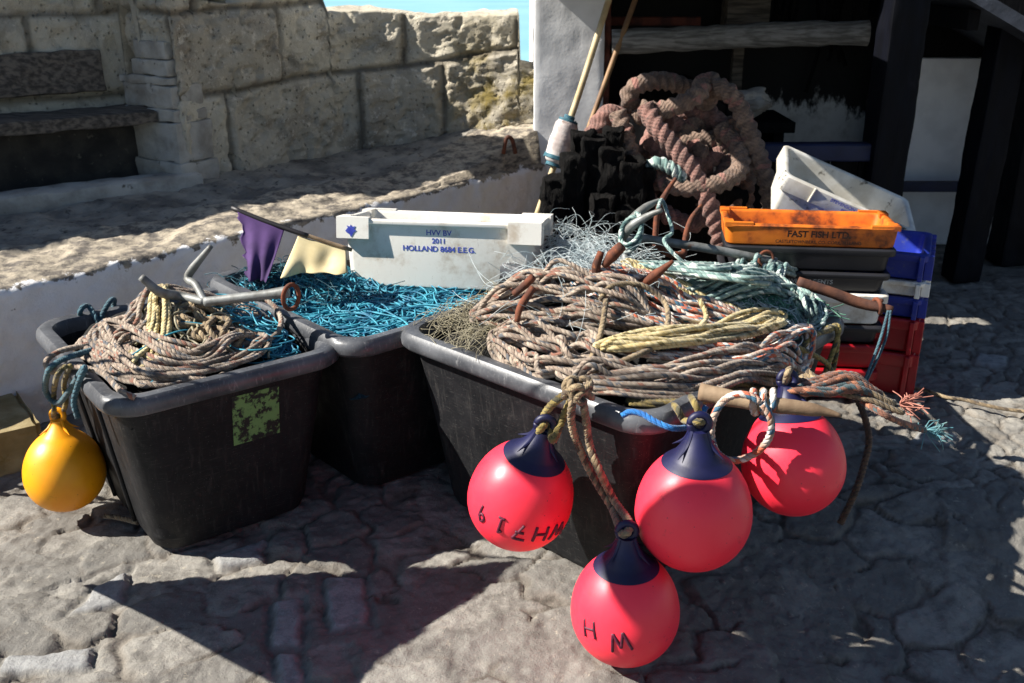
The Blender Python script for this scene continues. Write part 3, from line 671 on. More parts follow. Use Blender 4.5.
for sgn in (-1, 1):
    d_ = (-side*.75+fw*-.5*0+np.array([0,-1,0])*.6*sgn*.6); d_ /= np.linalg.norm(d_)
    sweep(mb, np.array([cA+ax*t+d_*(.069 if abs(t) < .09 else .045) for t in np.linspace(-.125, .125, 14)]), .004, 6)
mb.build('cord', M['cordTeal'], flo)
p0, p1 = aty(646, -30, 6.0), aty(588, 130, 5.75)
mb = MB(); sweep(mb, catmull([p0, p1, p1+(p1-p0)*1.05], .05), .016, 10); o = mb.build('cane_pole', M['cane']); tag(o, 'brown cane pole leaning at the brick edge of the shed opening', 'pole')

# ------------------------------------------------------------------ tubs
def tub(name, N, ang, LA, LB, h, label, extra=0):
    """N near corner (top, outside), LA along +ang, LB at ang+90"""
    a = Vector((math.cos(ang), math.sin(ang), 0)); b = Vector((-math.sin(ang), math.cos(ang), 0))
    c = Vector((N[0], N[1], 0))+a*LA/2+b*LB/2
    root = empty(name, (c.x, c.y, 0), label, 'tub', 'black plastic tubs of fishing gear', (0, 0, ang), local=True)
    hx, hy = LA/2, LB/2
    ins = .075; lip = .04
    mb = MB(); rings = []
    for off, z in ((ins+lip+.03, .0), (ins+lip+.008, .008), (ins+lip, .03), (lip+.012, h-.12), (lip, h-.058)):
        rings.append(rrect(hx-off, hy-off, .085, z))
    for off, z in ((.028, h-.054),): rings.append(rrect(hx-off, hy-off, .10, z))
    inner = [(.058, h-.05), (.07, h-.12), (.115, .05)]
    for off, z in inner: rings.append(rrect(hx-off, hy-off, .07, z))
    loft(mb, rings); mb.build('body', M['tub'], root)
    rm = MB(); prf = [(.035, h-.0545), (.012, h-.057), (.002, h-.046), (0, h-.03), (.004, h-.013), (.014, h-.002), (.03, h), (.048, h-.004), (.056, h-.016), (.058, h-.052)]
    loft(rm, [rrect(hx-o_, hy-o_, .105-o_*.5, z, 9) for o_, z in prf], False, False); rm.build('rim', M['rim'], root)
    return root, a, b, c
A1 = math.atan2(2.845-2.44, -.535+1.061)
t1, a1, b1, c1 = tub('fish_tub', (-1.085, 2.425), A1, .74, .86, .58, 'black plastic tub at left end, green label peeling from its front')
A2 = R(42)
t2, a2, b2, c2 = tub('fish_tub', (-.50, 2.815), A2, 1.0, 1.0, .60, 'black plastic tub in the middle holding turquoise net and white box')
A3 = R(46.5)
t3, a3, b3, c3 = tub('fish_tub', (.345, 2.235), A3, 1.13, 1.02, .62, 'large black plastic tub at centre hung with pink buoys')
# peeling label on the front of the left tub
mb = MB(); hy = .86/2; n_ = 14
V = []; 
for j in range(n_+1):
    for i in range(n_+1):
        x = .0+.01+.15*i/n_-.02; z = .325+.17*j/n_; off = .04+.012+.075*(1-(z-.03)/(.58-.15))*1.0
        off = np.interp(z, [.03, .46, .522], [.115, .052, .04]); V.append((x, -(hy-off)-.0025, z))
mb.add(V, grid_faces(n_+1, n_+1)); mb.build('label', M['sticker'], [c for c in t1.children if c.name.startswith('body')][0])
# moulded vertical rib lines on the left tub's end
for yy in (-.12, .14):
    mb = MB(); pts = [(-.37+np.interp(z, [.03, .46, .522], [.115, .052, .04])-.004, yy*(.75+.25*z/.58), z) for z in np.linspace(.03, .5, 8)]
    sweep(mb, np.array(pts), .008, 6); mb.build('rib', M['tub'], t1)

# ------------------------------------------------------------------ heaps of netting inside the tubs
def heap(tubdef, LA, LB, peak, base, px, py, sx, sy):
    root, a, b, c = tubdef
    def hf(x, y):
        u_ = (x-c.x)*a.x+(y-c.y)*a.y; v_ = (x-c.x)*b.x+(y-c.y)*b.y
        return base+peak*math.exp(-((u_-px)/sx)**2-((v_-py)/sy)**2) if (abs(u_) < LA/2-.06 and abs(v_) < LB/2-.06) else (base if (abs(u_) < LA/2 and abs(v_) < LB/2) else -1)
    return hf
def heap_mesh(tubdef, LA, LB, hf, name, mat, label, amp=.02, drop=.02):
    root, a, b, c = tubdef; n1 = 60; V = []
    for j in range(n1):
        for i in range(n1):
            u_ = (i/(n1-1)-.5)*(LA-.145); v_ = (j/(n1-1)-.5)*(LB-.145); x = c.x+a.x*u_+b.x*v_; y = c.y+a.y*u_+b.y*v_
            z = hf(x, y)-drop+amp*float(fbm(x*9, y*9, 1., 4))
            ed = min(LA/2-.07-abs(u_), LB/2-.07-abs(v_)); z -= .05*max(0, 1-ed/.08)
            V.append((x, y, z))
    mb = MB(); mb.add(V, grid_faces(n1, n1)); o = mb.build(name, M[mat]); tag(o, label, 'net'); return o
D1, D2, D3 = (t1, a1, b1, c1), (t2, a2, b2, c2), (t3, a3, b3, c3)
h1 = heap(D1, .74, .86, .12, .53, -.02, .10, .26, .3)
def h2(x, y):
    u_ = (x-c2.x)*a2.x+(y-c2.y)*a2.y; v_ = (x-c2.x)*b2.x+(y-c2.y)*b2.y
    if abs(u_) > .5 or abs(v_) > .5: return -1
    return .445+.11*float(sstep(.1, .42, v_)*(1-sstep(-.1, .25, u_)))
h3a = heap(D3, 1.13, 1.02, .17, .575, -.05, .12, .36, .36)
def h3(x, y):
    z_ = h3a(x, y)
    return z_ if z_ < -.5 else z_+.11*math.exp(-((x-.72)/.3)**2-((y-3.12)/.22)**2)
heap_mesh(D1, .74, .86, h1, 'net_heap', 'heap', 'dark netting under the ropes in the left tub')
heap_mesh(D2, 1.0, 1.0, h2, 'net_heap', 'heapTeal', 'dark teal netting under the white fish box')
heap_mesh(D3, 1.13, 1.02, h3, 'net_heap', 'heap', 'dark netting under the rope coils in the big tub')

def tangle(name, mat, label, pts, hf, n, r, spread=.05, ln=.5, lift=.01, hh=.04, cat='net', sides=5, wob=.5, step=.014, direction=None):
    """many loose strands following the heap round the given picture points"""
    C_ = [onto(x, y, hf) for x, y in pts]; mb = MB()
    for k in range(n):
        c_ = C_[rng.integers(len(C_))]+np.array([rng.normal()*spread, rng.normal()*spread, 0])
        an = rng.uniform(0, 2*math.pi) if direction is None else direction+rng.normal()*.45
        P = []; m_ = 6; l_ = ln*rng.uniform(.5, 1.3)/m_
        x, y = c_[0], c_[1]; z_ = rng.random()*hh
        for i in range(m_+1):
            if hf(x, y) < -.5 and (i > 1 or name != 'loose_net' or hf is h2): break
            P.append((x, y, max(hf(x, y), c_[2]-.06)+lift+z_*(.6+.5*math.sin(i*1.3+k))+(.0)))
            an += rng.normal()*wob; x += l_*math.cos(an); y += l_*math.sin(an)
        if len(P) > 2: sweep(mb, catmull(P, step), r, sides, cap=False)
    o = mb.build(name, M[mat]); tag(o, label, cat); return o
def coils(name, mat, label, pts, hf, n, r, spread=.05, ln=2.2, lift=.005, hh=.03, sides=5, curv=9., cat='net', hf0=None):
    C_ = [onto(x, y, hf0 or hf) for x, y in pts]; C_ = [p for p in C_ if hf(p[0], p[1]) > -.5]; cen = sum(C_)/len(C_); mb = MB()
    for k in range(n):
        c_ = C_[rng.integers(len(C_))]+np.array([rng.normal()*spread, rng.normal()*spread, 0]); x, y = c_[0], c_[1]
        if hf(x, y) < -.5: x, y = cen[0], cen[1]
        an = rng.uniform(0, 6.28); kv = rng.normal()*curv; z_ = rng.random()*hh; P = []; l_ = .03; m_ = int(ln*rng.uniform(.4, 1.2)/l_)
        for i in range(m_):
            h_ = hf(x, y)
            P.append((x, y, (h_ if h_ > -.5 else P[-1][2]-lift-r)+lift+r+z_*(.6+.5*math.sin(i*.35+k))))
            kv += rng.normal()*1.6; kv *= .985; an += kv*l_
            nx_, ny_ = x+l_*math.cos(an), y+l_*math.sin(an)
            if hf(nx_+.02*math.cos(an), ny_+.02*math.sin(an)) < -.5:
                ta = math.atan2(cen[1]-y, cen[0]-x); da = (ta-an+math.pi) % (2*math.pi)-math.pi; an += .9*da; nx_, ny_ = x+l_*math.cos(an), y+l_*math.sin(an)
                if hf(nx_, ny_) < -.5: break
            x, y = nx_, ny_
        if len(P) > 3: sweep(mb, catmull(P, .016), r, sides, cap=False)
    o = mb.build(name, M[mat]); tag(o, label, cat); return o
def hank(name, mat, label, pts, hf, n, wid, hh, r=.0078, lift=.0, cat='rope', lobe=.11, endext=1.0, wob=.22, group='rope hanks in the tubs', pitch=.045, zs=None):
    """a hank: n strands to and fro along a centre line, turning round at both ends"""
    C_ = np.array([onto(q[0], q[1], hf, q[2] if len(q) > 2 else 0.0) for q in pts]); c = catmull(C_, .05); m_ = len(c)
    T = np.gradient(c, axis=0); T /= np.linalg.norm(T, axis=1)[:, None]; sd_ = np.cross(T, [0, 0, 1.]); sd_ /= np.linalg.norm(sd_, axis=1)[:, None]
    P = []; sgn = 1
    amps = []
    for k in range(n):
        f = (k//2+.5)/max(1, n//2); amps.append((f**.7)*.92+.06*rng.normal())
    order = list(range(n)); 
    for k in range(n):
        side_ = 1 if k % 2 == 0 else -1
        a_ = amps[k]; zc = hh*math.sqrt(max(0, 1-min(1, a_*a_)))*rng.uniform(.35, 1.0)+.002
        ph = rng.uniform(0, 6.28); fr_ = rng.uniform(.5, 1.5); pts_k = []
        i0 = rng.uniform(0, .10)*m_; i1 = m_-1-rng.uniform(0, .10)*m_
        for t in np.linspace(i0, i1, max(5, m_//2)):
            i = int(min(m_-1, round(t))); uu = (t-i0)/(i1-i0)
            bulge = .80+.3*math.sin(math.pi*uu)
            off = side_*a_*wid*bulge*(1+.25*wob*math.sin(fr_*6.28*uu+ph))+wob*.02*math.sin(fr_*9*uu+ph*2)
            q = c[i]+sd_[i]*off; zz_ = zc*(1+.4*math.sin(fr_*7*uu+ph))
            h_ = hf(q[0], q[1]); zb = max(h_, c[i][2]-.05) if h_ > -.5 else c[i][2]
            pts_k.append((q[0], q[1], zb+lift+r+zz_))
        if k % 2: pts_k = pts_k[::-1]
        # turn
        e_ = c[-1]+T[-1]*endext*wid*(.5+.5*abs(a_))*.9 if k % 2 == 0 else c[0]-T[0]*endext*wid*(.5+.5*abs(a_))*.9
        P += pts_k
        if k < n-1:
            hz = hf(e_[0], e_[1]); P.append((e_[0]+.01*rng.normal(), e_[1]+.01*rng.normal(), (max(hz, e_[2]-.05) if hz > -.5 else e_[2])+lift+r+zc*.6))
    mb = MB(); sweep(mb, catmull(P, .0052), r, 8, lobe, pitch)
    o = mb.build(name, M[mat]); tag(o, label, cat, group); return o
def rope(name, mat, label, P, r=.008, cat='rope', lobe=.11, pitch=.045, parent=None, group=None, n=9):
    mb = MB(); sweep(mb, catmull(P, .005), r, n, lobe, pitch); o = mb.build(name, M[mat], parent)
    if parent is None: tag(o, label, cat, group)
    return o
def px(hf, *pts): return [onto(p[0], p[1], hf, p[2] if len(p) > 2 else .012) for p in pts]

def inset_hf(hf, tubdef, LA, LB, m):
    root, a, b, c = tubdef
    def f(x, y):
        u_ = (x-c.x)*a.x+(y-c.y)*a.y; v_ = (x-c.x)*b.x+(y-c.y)*b.y
        return hf(x, y) if abs(u_) < LA/2-m and abs(v_) < LB/2-m else -1
    return f
h1i, h2i = inset_hf(h1, D1, .74, .86, .09), inset_hf(h2, D2, 1.0, 1.0, .085)
# ---- big tub
hank('rope_hank', 'ropePink', 'greyish pink rope hank coiled behind two rusty prongs', [(500,322,.0),(555,305,.02),(628,320,.02)], h3, 28, .105, .085, .0078, .01)
hank('rope_hank', 'ropeMulti', 'orange and blue flecked rope hank fanning from the heap top', [(604,287,.05),(650,305,.04),(700,330,.02),(738,345,.0)], h3, 28, .115, .07, .0078, .01)
hank('rope_hank', 'ropeYellow', 'straw yellow rope hank edging the flecked rope towards the teal one', [(632,262,.07),(672,283,.06),(712,310,.04),(745,330,.02)], h3, 8, .035, .03, .008, .02)
hank('rope_hank', 'ropePink', 'tangled dirty pink rope hank lying against the lit rim', [(512,352,.01),(560,362,.02),(610,378,.02)], h3, 24, .085, .06, .0078, .005, wob=1.0)
hank('rope_hank', 'ropePink', 'long mauve grey rope hank stretched along the near corner', [(590,392,.02),(650,388,.03),(710,383,.03),(768,388,.02)], h3, 28, .075, .06, .0078, .01)
hank('rope_hank', 'ropeMulti', 'bright orange flecked rope hank bundled below the straw yellow strands', [(640,352,.05),(700,360,.05),(750,368,.03),(800,384,.01)], h3, 12, .05, .04, .0078, .03)
hank('rope_hank', 'ropeYellow', 'cream yellow rope hank laid straight across the heap middle', [(612,352,.07),(665,347,.07),(720,340,.06),(770,332,.04)], h3, 18, .055, .035, .008, .05)
hank('rope_hank', 'ropeTeal', 'pale teal rope hank pulled straight beside the galvanised anchor', [(650,262,.05),(700,268,.05),(750,276,.04),(796,284,.02)], h3, 20, .10, .05, .0075, .01)
hank('rope_hank', 'ropeTeal', 'pale teal rope hank arched in tall loops near the far corner', [(690,300,.03),(730,282,.07),(770,278,.07),(800,296,.04),(806,320,.01)], h3, 14, .075, .05, .0075, .01)
hank('rope_hank', 'ropeGreenY', 'olive yellow rope hank sagging over the rim above the stick', [(640,405,.01),(700,400,.02),(750,396,.02),(800,392,.02),(822,388,.02)], h3, 6, .03, .02, .008, .0)
# loops
rope('loose_rope', 'ropeGreenY', 'yellow rope loop lying at the far rim corner', px(h3, (755,340,.05),(790,345,.04))+[aty(825,362,2.83), aty(831,376,2.82), aty(826,384,2.80), aty(800,386,2.74), aty(770,382,2.68)], .0085)
rope('loose_rope', 'ropeTan', 'tan rope curling in a wide loop over the flecked hank', px(h3, (600,300,.10),(612,286,.12),(640,285,.12),(663,300,.11),(668,322,.10),(655,345,.10),(630,358,.09),(600,370,.07),(580,384,.05)), .0085)
rope('loose_rope', 'ropeTan', 'tan rope running down from the knot past the pink hanks', px(h3, (606,300,.11),(603,322,.10),(597,345,.08),(588,366,.07),(578,386,.06)), .0085)
rope('loose_rope', 'ropePink', 'pinkish rope arching up in front of the white box', px(h3, (480,318,.03),(500,290,.08),(525,272,.12),(548,278,.10),(560,292,.06)), .008)
rope('loose_rope', 'ropeYellow', 'yellow strand drooping over the straw hank end', px(h3, (700,300,.09),(706,318,.09),(690,332,.09),(655,338,.1),(630,345,.08)), .008)
hank('rope_hank', 'ropeRed', 'red brown rope bundle trailing out of the big tub to frayed ends', [(800,392,.02),(840,394,.0),(870,400,.0)], lambda x, y: (.60-.45*max(0, (x-.93))) if h3(x,y) < -.5 else h3(x, y), 8, .05, .03, .0095, .0, endext=.3)
tr = lambda x, y: max(.04, .585-.62*max(0, x-.98))
hank('rope_hank', 'ropeTan', 'tan ropes sliding off the tub onto the paving', [(806,384,.0),(850,398,.0),(890,412,.0)], tr, 6, .03, .02, .008, .0, endext=.3)
# frayed ends
def fray(name, mat, label, x, y, hf, n=26, ln=.10, an0=0.0, r=.0022):
    c_ = onto(x, y, hf); mb = MB()
    for k in range(n):
        an = an0+rng.normal()*.6; el = rng.normal()*.4
        d_ = np.array([math.cos(an)*math.cos(el), math.sin(an)*math.cos(el), math.sin(el)])*ln*rng.uniform(.4, 1.1)
        P = [c_, c_+d_*.5+rng.normal(size=3)*.008, c_+d_+rng.normal(size=3)*.012]; P = [(p[0], p[1], max(p[2], gh(p[0], p[1])+.004)) for p in P]
        sweep(mb, catmull(P, .02), r, 5, cap=False)
    o = mb.build(name, mat); tag(o, label, 'rope'); return o
M['frayPink'] = strand_mat('frayed pink fibres', (196,136,118), (150,92,78), .9); M['frayBlue'] = strand_mat('frayed blue fibres', (70,118,128), (120,150,148), .9)
fray('frayed_rope', M['frayPink'], 'frayed pink rope end sticking up by the crates', 900, 404, tr, 46, .075, .3, .0016)
fray('frayed_rope', M['frayBlue'], 'frayed blue rope end lying on the sunlit paving', 925, 430, tr, 34, .07, -.3, .0016)
rope('loose_rope', 'ropeRed', 'worn red rope end lying across the sunlit paving', [onto(x, y, tr, .0) for x, y in ((862,402),(885,415),(905,424),(924,430))], .009)
# mono and nets in big tub
tangle('loose_net', 'monoTan', 'tan monofilament tangle just inside the lit rim', [(455,322),(465,335),(475,345),(490,338),(450,315)], h3, 150, .0009, .03, .3, .02, .05, wob=1.1)
tangle('loose_net', 'mono', 'white monofilament net heaped between box and stump', [(560,262),(580,268),(600,262),(575,250),(590,280),(555,285)], lambda x, y: max(h3(x, y), .57), 330, .0007, .05, .4, .02, .09, wob=.9)
tangle('loose_net', 'netGreen', 'green net scraps under the teal rope loops', [(770,310),(790,318),(745,312),(720,318),(805,308)], h3, 200, .0018, .03, .22, .02, .03, wob=1.0)
tangle('loose_net', 'mono', 'pale cloudy net spilling beside the flecked rope', [(720,322),(740,325),(700,312),(765,328)], h3, 150, .0016, .02, .2, .03, .02, wob=1.0)
# ---- middle tub
coils('loose_net', 'turq', 'bright turquoise twine heaped in front of the white box', [(290,300),(315,295),(335,300),(350,312),(380,312),(410,312),(440,310),(320,285),(345,320),(300,285)], h2i, 190, .0031, .05, 2.4, .003, .04, hf0=h2)
tangle('loose_net', 'turqDark', 'dark blue netting below the cream flag', [(280,280),(300,275),(325,272),(340,272),(262,285)], h2, 300, .0016, .04, .3, .01, .05, wob=.8)
# ---- left tub
hank('rope_hank', 'ropePink', 'greyish rope hank coiled round the front of the left tub', [(112,345,.0),(150,368,.01),(205,372,.01),(245,352,.01)], h1, 18, .085, .05, .0078, .005, wob=.8)
hank('rope_hank', 'ropePink', 'greyish rope hank fallen against the end rim of the left tub', [(92,352,.0),(118,372,.0),(150,388,.0),(190,385,.0)], h1, 12, .05, .03, .0078, .005, wob=.9)
hank('rope_hank', 'ropePink', 'greyish pink rope loops pulled up over the anchor prong', [(150,290,.06),(138,320,.05),(120,345,.03)], h1, 10, .05, .03, .0078, .01)
hank('rope_hank', 'ropeYellow', 'faded yellow rope loops draped down from the anchor prong', [(160,288,.085),(160,318,.075),(150,352,.05),(140,372,.02)], h1, 8, .035, .02, .0078, .015)
hank('rope_hank', 'ropePink', 'grey pink strands stretched from anchor prong to ring', [(172,284,.08),(205,290,.07),(235,302,.05),(255,318,.03)], h1, 8, .04, .02, .0078, .01)
hank('rope_hank', 'ropeTan', 'dirty tan rope knot bunched in the left tub centre', [(190,312,.05),(215,325,.04),(228,345,.03)], h1, 10, .06, .04, .009, .005, wob=1.2)
rope('loose_rope', 'ropePink', 'grey rope ring standing up below the anchor ring', [onto(x, y, h1, z) for x, y, z in ((235,300,.08),(265,300,.08),(280,315,.07),(278,332,.05),(262,342,.04),(235,345,.03),(205,342,.03))], .0085)
rope('loose_rope', 'ropeYellow', 'yellow strand winding along the bottom of the left coil', px(h1, (130,352,.05),(160,360,.05),(190,352,.05),(215,358,.04),(250,350,.03)), .008)
coils('loose_net', 'turq', 'teal twine tangle in the left tub beside the bare rim', [(262,325),(275,335),(285,325),(265,345),(290,340),(280,350),(255,335)], h1i, 60, .0026, .02, .8, .0, .05, curv=26., hf0=h1)
tangle('loose_net', 'monoTan', 'pale tangled line low in the middle of the left tub', [(215,335),(200,345),(225,350),(185,330)], h1, 40, .004, .03, .25, .02, .04, wob=.9)
rim1 = lambda x, y: .585
def seg(*q): return [at(x, y, z) for x, y, z in q]
rope('loose_rope', 'ropeDkTeal', 'dark teal rope looped over the back rim of the left tub', seg((84,330,.50),(80,312,.59),(88,306,.60),(97,320,.56),(104,336,.50),(100,322,.55),(108,304,.60),(114,300,.6),(112,318,.54)), .009)
rope('loose_rope', 'ropePink', 'grey rope crossing over the left tub end rim', seg((150,338,.60),(110,340,.61),(80,346,.605),(58,352,.60),(46,362,.585),(52,372,.56),(66,366,.585),(100,372,.605),(120,390,.60),(135,398,.58)), .0085)
rope('loose_rope', 'ropeDkTeal', 'dark teal rope tail hanging down outside the left tub', seg((92,350,.6),(72,356,.60),(58,362,.59),(48,372,.56))+[aty(46,392,2.80), aty(60,402,2.78)]+[aty(84,368,2.62), aty(78,385,2.62), aty(74,402,2.62), aty(78,418,2.62)], .009)

# ------------------------------------------------------------------ yellow and pink buoys
def frame_from(axis, ref=(0, -1, 0)):
    z = Vector(axis).normalized(); y = Vector(ref); y = (y-z*y.dot(z)).normalized(); x = y.cross(z)   # local -? y: towards the viewer is +Y here
    return Matrix((x, y, z)).transposed().to_4x4()
def buoy(center, Rr, axis, label, mats, group, letters=None, face=(0, -1, 0), teardrop=1.0, lug=.9):
    base = (center[0], center[1], center[2]-Rr)
    root = empty('buoy', base, label, 'buoy', group)
    F_ = Matrix.Translation(Vector(center)) @ frame_from(axis, face)
    # body profile: sphere blending into a cone
    prof = []; top_a = 63
    for a in np.linspace(-89, top_a, 34): prof.append((Rr*math.cos(R(a)), Rr*math.sin(R(a))*(1.2 if a > 0 else 1)))
    r0, z0 = prof[-1]; ncap = len(prof)
    sl = -math.tan(R(top_a))   # dr/dz tangent
    cone = []
    H = Rr*(.52*teardrop)
    for t in np.linspace(0, 1, 14)[1:]:
        rr = Rr*.15+(r0-Rr*.15)*(1-t)**1.45
        cone.append((max(rr, Rr*.15), z0+t*H))
    split = mats[1] is not None
    body = MB(); lathe(body, prof+([] if split else cone), 48, F_); body.build('body', M[mats[0]], root)
    if split:
        nk = MB(); lathe(nk, [(prof[-3][0]+.0012, prof[-3][1]+.0006), (prof[-2][0]+.0014, prof[-2][1]+.0009), (r0+.001, z0+.001)]+[(a+.001, b) for a, b in cone], 48, F_)
    else: nk = MB()
    # eye lug: flattened ring with moulded webs
    zt = z0+H; er = Rr*.155
    ring_ = [F_ @ Vector((er*math.cos(a), 0, zt+er*.75+er*math.sin(a))) for a in np.linspace(0, 2*math.pi, 26)]
    ey_ = MB(); sweep(ey_, np.array([tuple(v) for v in ring_]), Rr*.07, 10)
    for sx in (-1, 1):
        for sy in (-1, 1):
            pw = [F_ @ Vector((sx*Rr*.12, sy*Rr*.06, zt+.0)), F_ @ Vector((sx*Rr*.2, sy*Rr*.14, z0+H*.55)), F_ @ Vector((sx*Rr*.38, sy*Rr*.30, z0+H*.22))]
            nk.hasuv = True; sweep(nk, catmull([tuple(v) for v in pw], .01), Rr*.045, 6, taper=[1, .8, .1])
    nk.hasuv = False; nk.UV = []
    nk_o = nk.build('neck', M[mats[1] or mats[0]], root); ey_.build('eye', M[mats[1] or mats[0]], nk_o)
    eye = F_ @ Vector((0, 0, zt+er*.75))
    if letters:
        lm = MB()
        for ox, oy, sc, rot, strokes in letters:
            for st in strokes:
                P = []
                pts_ = catmull([(x_, y_, 0) for x_, y_ in st], .08) if len(st) > 2 else catmull(st_line(st), .08)
                for x_, y_, _ in pts_:
                    xr = x_*math.cos(rot)-y_*math.sin(rot); yr = x_*math.sin(rot)+y_*math.cos(rot)
                    lon = ox+xr*sc; lat = oy+yr*sc
                    # lon 0 faces the viewer (+Y local), lon grows to the right of the picture
                    d_ = Vector((-math.sin(lon)*math.cos(lat), math.cos(lon)*math.cos(lat), math.sin(lat)))
                    P.append(tuple(F_ @ (d_*(Rr*1.001))))
                sweep(lm, np.array(P), Rr*.03, 6)
        lm.hasuv = True; lm.build('lettering', M['letter'], root)
    return root, np.array(eye[:])
def st_line(st): return [(st[0][0], st[0][1], 0), (st[1][0], st[1][1], 0)]
GL = {'W': [[(-.5,.5),(-.25,-.5)],[(-.25,-.5),(0,.3)],[(0,.3),(.25,-.5)],[(.25,-.5),(.5,.5)]], 'H': [[(-.35,.5),(-.35,-.5)],[(.35,.5),(.35,-.5)],[(-.35,0),(.35,0)]],
      '7': [[(-.35,.5),(.35,.5)],[(.35,.5),(-.1,-.5)],[(-.2,0),(.3,0)]], '1': [[(0,.5),(0,-.5)],[(-.2,-.5),(.2,-.5)],[(0,.5),(-.18,.3)]], '9': [[(.2,.2),(.0,.5),(-.2,.2),(.0,-.02),(.2,.2)],[(.2,.25),(.15,-.5)]]}
GP = 'pink buoys hung on the big tub'
B1 = at(520, 498, .335); B3 = at(693, 513, .40); B2 = at(793, 465, .42); B4 = at(625, 611, .142)
# upside-down WH719 reads from right to left round the lower half
s_ = .21
def word(txt, lon0, dlon, lat, sc, tilt=0.0): return [(lon0-dlon*i, lat-tilt*i, sc, math.pi, GL[ch]) for i, ch in enumerate(txt)]
pb1, e1 = buoy(B1, .143, (.28, -.12, 1), 'pink buoy with navy neck on the lit tub side, lettered WH719 upside down', ('pink', 'navy'), GP, word('WH719', .84, .40, -.03, .33, -.0))
pb3, e3 = buoy(B3, .146, (0, .0, 1), 'pink buoy with navy neck hanging under the blue rope, no lettering', ('pink', 'navy'), GP)
pb2, e2 = buoy(B2, .138, (-.1, .25, 1), 'pink buoy behind the stick and rope ring', ('pink', 'navy'), GP)
pb4, e4 = buoy(B4, .139, (-.02, .0, 1), 'pink buoy resting on the paving at the tub corner, lettered WH', ('pink', 'navy'), GP, [(-.2, .06, .36, math.pi+.25, GL['W']), (-.80, .14, .32, math.pi+.2, GL['H'])], face=(0, -1, .1))
YB = aty(65, 473, 2.83)
yb, ey = buoy(YB, .124, (.0, .1, 1), 'yellow teardrop buoy hanging beside the left tub', ('yellow', None), None, teardrop=.75)
# ropes holding them
rimL = at(577, 392, .66)
K = at(578, 390, .675)
mb = MB()
kn = [K+np.array([.028*math.cos(a)*(1+.3*math.sin(2.3*a)), .028*math.sin(a), .022*math.sin(1.7*a)]) for a in np.linspace(0, 18, 120)]
sweep(mb, np.array(kn), .009, 9, .11, .045); o = mb.build('rope_knot', M['ropeTan']); tag(o, 'bulky tan rope knot on the lit rim of the big tub', 'knot')
rope('hanging_rope', 'ropeGreenY', 'olive rope pair tying the lettered buoy to the lit rim', [K+np.array([.0,-.0,.01]), at(560,398,.65), at(549,408,.615), at(542,420,.57), at(537,434,.54), e1+np.array([-.008,-.012,0]), e1+np.array([.01,.02,-.004]), at(553,440,.54), at(562,420,.58), at(570,402,.63), K], .0105)
rope('hanging_rope', 'ropeTan', 'tan rope pair falling from the knot to the lowest buoy', [K, at(572,405,.645), at(572,425,.58), at(580,450,.50), at(595,480,.42), at(612,508,.36), e4+np.array([-.012,-.014,.0]), e4+np.array([.008,.02,.01]), at(614,500,.38), at(600,472,.46), at(590,446,.52), at(586,420,.6), at(583,402,.65), K], .0105)
rope('hanging_rope', 'ropeGreenY', 'olive rope pair holding the middle buoy under the rim', px(h3, (664,398,.03),(672,404,.03))+[at(678,410,.645), at(684,420,.62), e3+np.array([-.01,-.012,.01]), e3+np.array([.012,.015,.0]), at(700,414,.64), at(694,402,.66)]+px(h3, (690,396,.03)), .009)
rope('hanging_rope', 'ropeBlue', 'bright blue rope lying along the near rim corner', [at(622,416,.628), at(630,412,.64), at(642,414,.64), at(656,422,.63), at(672,428,.62), at(688,427,.60), at(700,418,.60), at(706,406,.63)], .008, lobe=.1)
rope('hanging_rope', 'ropeTan', 'dark tan rope holding the far buoy behind the stick', [aty(778,398,2.74), aty(780,410,2.7), e2+np.array([-.008,-.01,.0]), e2+np.array([.01,.02,.02]), aty(790,396,2.76)], .009)
rope('hanging_rope', 'ropeGreenY', 'olive rope pair holding the yellow teardrop buoy', [at(66,366,.60), at(58,374,.585), aty(54,390,2.80), aty(54,408,2.80), ey+np.array([-.006,-.01,0]), ey+np.array([.006,.014,.0]), aty(66,402,2.83), aty(64,384,2.83), at(70,366,.6)], .008)
# stick and rope ring
sp = [at(700,392,.66), at(750,402,.655), at(800,408,.65), at(826,412,.645), at(842,416,.64)]
mb = MB(); c_ = catmull(sp, .012); sweep(mb, c_, .021*(1+.07*fbm(np.arange(len(c_))*.35, 0, 1., 3)), 14, taper=[1.1,1.05,1,1,1,.95,.9,.55,.2]); o = mb.build('wooden_stick', M['stick']); tag(o, 'pale broken stick poking out over the far pink buoy', 'stick')
rc = at(738, 424, .60); rp = []
for a in np.linspace(-.2, 6.0, 40): rp.append(rc+np.array([.075*math.cos(a+1.2), .012*math.sin(2*a)-.03, .092*math.sin(a+1.2)-.0]))
rope('rope_ring', 'ropeMulti', 'flecked rope ring hanging from the stick in front of the buoys', rp, .0095)
rope('loose_rope', 'ropeMulti', 'flecked rope turns binding the stick to the rim', [sp[1]+np.array([.028*math.cos(a)*.4+.004*a, .028*math.cos(a), .028*math.sin(a)]) for a in np.linspace(0, 16, 70)], .009)
